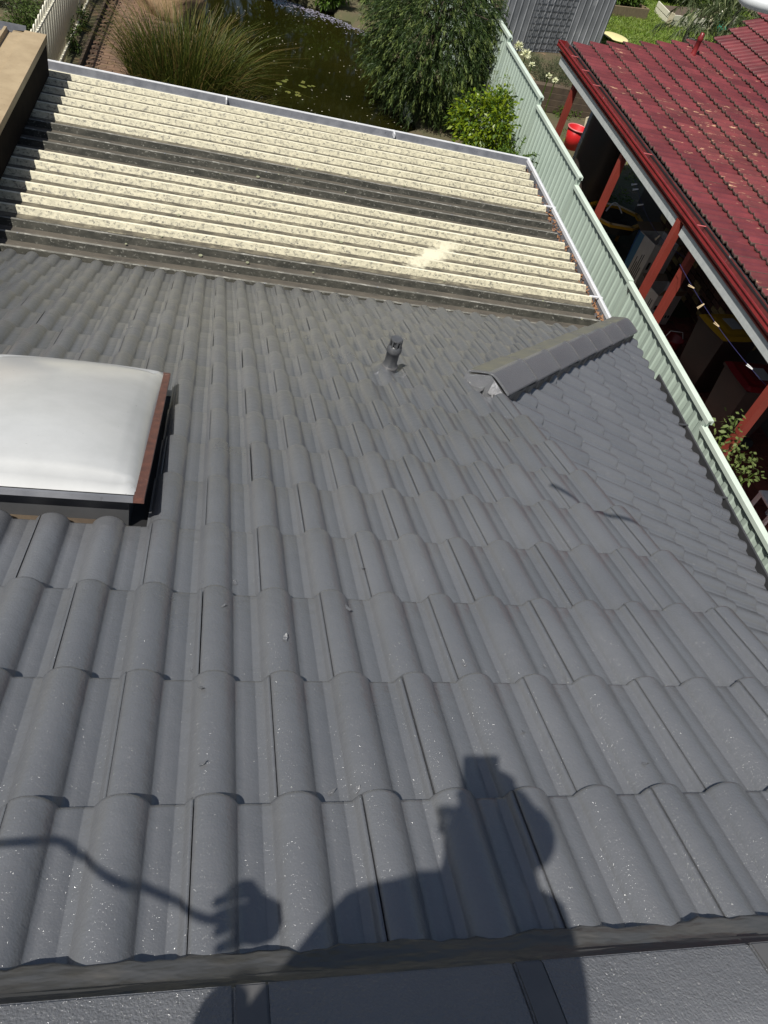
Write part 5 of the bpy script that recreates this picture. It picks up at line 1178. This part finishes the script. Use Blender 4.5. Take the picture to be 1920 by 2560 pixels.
fl_[2] = zback(fl_[1]) + .075; fr_[2] = zback(fr_[1]) + .075
phc = CAM - FWD * 0.012 + RGT * (-0.022) - UPV * 0.025
rh = phc + RGT * 0.056 - UPV * 0.025 - FWD * 0.035; re = np.array([0.385, -0.47, 0.96])
lh = np.array([-0.02, -0.285, 0.955]); le = np.array([-0.045, -0.52, 0.93])
J = [(pel, .13), (pel + [0, .05, .22], (.125, .15)), ((ls + rs) / 2 + [0, -.03, -.06], (.115, .15)), ((ls + rs) / 2 + [0, .0, .03], .07), (HEAD + [0, -.01, -.13], .055),
     (HEAD + [-.03, 0, -.07], .066), (HEAD, .088), (HEAD + [.01, -.01, .06], .078),
     (ls, .062), (le, .045), (lh + (le - lh) * .25, .033), (rs, .062), (re, .046), (rh + (re - rh) * .25, .034),
     (pel + [-.09, 0, -.08], .10), (np.array([.10, -.50, .30]), .068), (fl_, .045), (pel + [.09, 0, -.08], .10), (np.array([.36, -.55, .30]), .068), (fr_, .045)]
E_ = [(0, 1), (1, 2), (2, 3), (3, 4), (4, 5), (5, 6), (6, 7), (2, 8), (8, 9), (9, 10), (2, 11), (11, 12), (12, 13), (0, 14), (14, 15), (15, 16), (0, 17), (17, 18), (18, 19)]
body = skin('body', J, E_, M['skin'], pers)
JS = [((ls + rs) / 2 + [0, -.03, -.08], (.135, .17)), (pel + [0, .05, .22], (.145, .17)), (pel + [0, 0, .03], .165), (ls + [-.01, 0, .0], .078), (ls + (le - ls) * .8, .068), (rs + [.01, 0, 0], .078), (rs + (re - rs) * .8, .068), ((ls + rs) / 2 + [0, -.01, .04], .075)]
skin('shirt', JS, [(0, 1), (1, 2), (0, 3), (3, 4), (0, 5), (5, 6), (0, 7)], M['shirt'], pers)
JT = [(pel + [0, 0, .0], .155), (pel + [-.095, 0, -.09], .115), (np.array([.10, -.50, .30]), .085), (fl_ + [0, 0, .06], .070), (pel + [.095, 0, -.09], .115), (np.array([.36, -.55, .30]), .085), (fr_ + [0, 0, .06], .070)]
skin('trousers', JT, [(0, 1), (1, 2), (2, 3), (0, 4), (4, 5), (5, 6)], M['trouser'], pers)
skin('hair', [(HEAD + [.02, -.02, .04], .088), (HEAD + [.035, -.03, -.02], .074)], [(0, 1)], M['hair'], pers)
for f_ in (fl_, fr_): skin('boot', [(f_ + [0, -.03, .02], .052), (f_ + [0, 0, -.025], .052), (f_ + [0, .12, -.055 - 0.0], .042)], [(0, 1), (1, 2)], M['boot'], pers)
# face
FD = unit(np.array([-.93, .34, -.08])); FS = unit(np.cross(FD, [0, 0, 1.]))       # the face looks to the left along the ridge
for sx in (-1, 1):
    MB().lathe([(0, -.011), (.008, -.008), (.011, 0), (.008, .008), (0, .011)], HEAD + FD * .078 + FS * sx * .032 + np.array([0, 0, .004]), 10).build('eye', M['whiteplastic'], pers, smooth=True)
    skin('ear', [(HEAD + FS * sx * .084 - FD * .008 + np.array([0, 0, -.02]), .010), (HEAD + FS * sx * .090 - FD * .014 + np.array([0, 0, .010]), .013)], [(0, 1)], M['skin'], pers)
skin('nose', [(HEAD + FD * .084 + np.array([0, 0, .005]), .010), (HEAD + FD * .112 + np.array([0, 0, -.026]), .013)], [(0, 1)], M['skin'], pers)
skin('mouth', [(HEAD + FD * .088 + FS * .02 + np.array([0, 0, -.058]), .008), (HEAD + FD * .088 - FS * .02 + np.array([0, 0, -.058]), .008)], [(0, 1)], M['redpaint'], pers)
skin('chin', [(HEAD + FD * .07 + np.array([0, 0, -.09]), .024), (HEAD + FD * .03 + np.array([0, 0, -.10]), .04)], [(0, 1)], M['skin'], pers)
def hand(wrist, palm_dir, across, curl, thumb, lens, name='hand'):
    wrist, palm_dir, across, curl = map(lambda q: np.array(q, float), (wrist, unit(np.array(palm_dir)), unit(np.array(across)), unit(np.array(curl))))
    Jh = [(wrist, .026), (wrist + palm_dir * .045, (.018, .034)), (wrist + palm_dir * .075, (.015, .036))]; Eh = [(0, 1), (1, 2)]
    for k in range(4):
        b = wrist + palm_dir * .082 + across * (-.030 + .020 * k); L_ = (.070, .080, .076, .060)[k]; i0 = len(Jh)
        Jh += [(b, .009), (b + palm_dir * L_ * .40 + curl * .010, .0088), (b + palm_dir * L_ * .55 + curl * .034, .0082), (b + palm_dir * L_ * .42 + curl * .055, .0075)]; Eh += [(2, i0), (i0, i0 + 1), (i0 + 1, i0 + 2), (i0 + 2, i0 + 3)]
    i0 = len(Jh); tb_ = wrist + palm_dir * .035 + across * thumb * .034; Jh += [(tb_, .012), (tb_ + palm_dir * .035 + across * thumb * .018 + curl * .012, .0105), (tb_ + palm_dir * .058 + across * thumb * .012 + curl * .032, .009)]; Eh += [(1, i0), (i0, i0 + 1), (i0 + 1, i0 + 2)]
    return skin(name, Jh, Eh, M['skin'], pers, 1)
hand(rh + RGT * .012 - UPV * .05, UPV * 1.0 - RGT * .05, FWD, -RGT * 1.0 + FWD * .1, -1, None)
hand(lh + np.array([.02, -.01, -.05]), SUN + np.array([-.15, .25, 0]), (-.3, .9, .2), (-1, -.2, 0.1), 1, None)
# phone behind the lens
mb = MB(); mb.obox(phc, RGT, UPV, FWD, 0.074, 0.150, 0.008); ph = mb.build('smartphone', M['phone'], None, bev=.002); tag(ph, 'dark smartphone held up by the person behind the ridge', 'phone')
# hose in the left hand: drops to the left and lies on the back slope
def smooth_path(P, n=8):
    P = [np.array(p, float) for p in P]; out = []
    for i in range(len(P) - 1):
        p0, p1, p2, p3 = P[max(i - 1, 0)], P[i], P[i + 1], P[min(i + 2, len(P) - 1)]
        for k in range(n):
            t = k / n; out.append(.5 * ((2 * p1) + (-p0 + p2) * t + (2 * p0 - 5 * p1 + 4 * p2 - p3) * t * t + (-p0 + 3 * p1 - 3 * p2 + p3) * t ** 3))
    return out + [P[-1]]
S3 = SUN
def up_from(u, y, t): return np.array([u, y, -TP * y + .03]) + S3 * t
hp = [lh + [.02, .01, -.03], up_from(.326, .104, 1.09), up_from(.223, .150, 1.07), up_from(.115, .215, 1.05), up_from(.009, .247, 1.0), (-.75, -.10, .62), (-1.1, -.22, .30), (-1.45, -.42, zback(-.42) + .05), (-1.9, -.7, zback(-.7) + .045)]
tag(MB().tube(smooth_path(hp), .0068, 8).build('spray_hose', M['hose'], None, smooth=True), 'grey paint hose running from the left hand of the person', 'hose')
_p1 = np.array([1.6308, 1.7915, -.7096]); _p2 = np.array([1.8216, 1.3487, -.5262]); _n = unit(np.cross(_p2 - _p1, S3))
def lance_pt(px, py): d = ray(px / S, py / S); return CAM + d * (((_p1 - CAM) @ _n) / (d @ _n))
h2 = [lance_pt(1640, -82), lance_pt(1750, -54), lance_pt(1850, -22), lance_pt(1945, 22), (1.26, .70, 1.13), (1.66, .52, .98), (1.92, .22, .55), (1.98, -.12, .19), (1.96, -.34, zback(-.34) + .05)]
tag(MB().tube(smooth_path(h2), .0085, 8).build('spray_lance', M['hose'], None, smooth=True), 'curved pale grey spray lance arching over the ridge', 'lance')
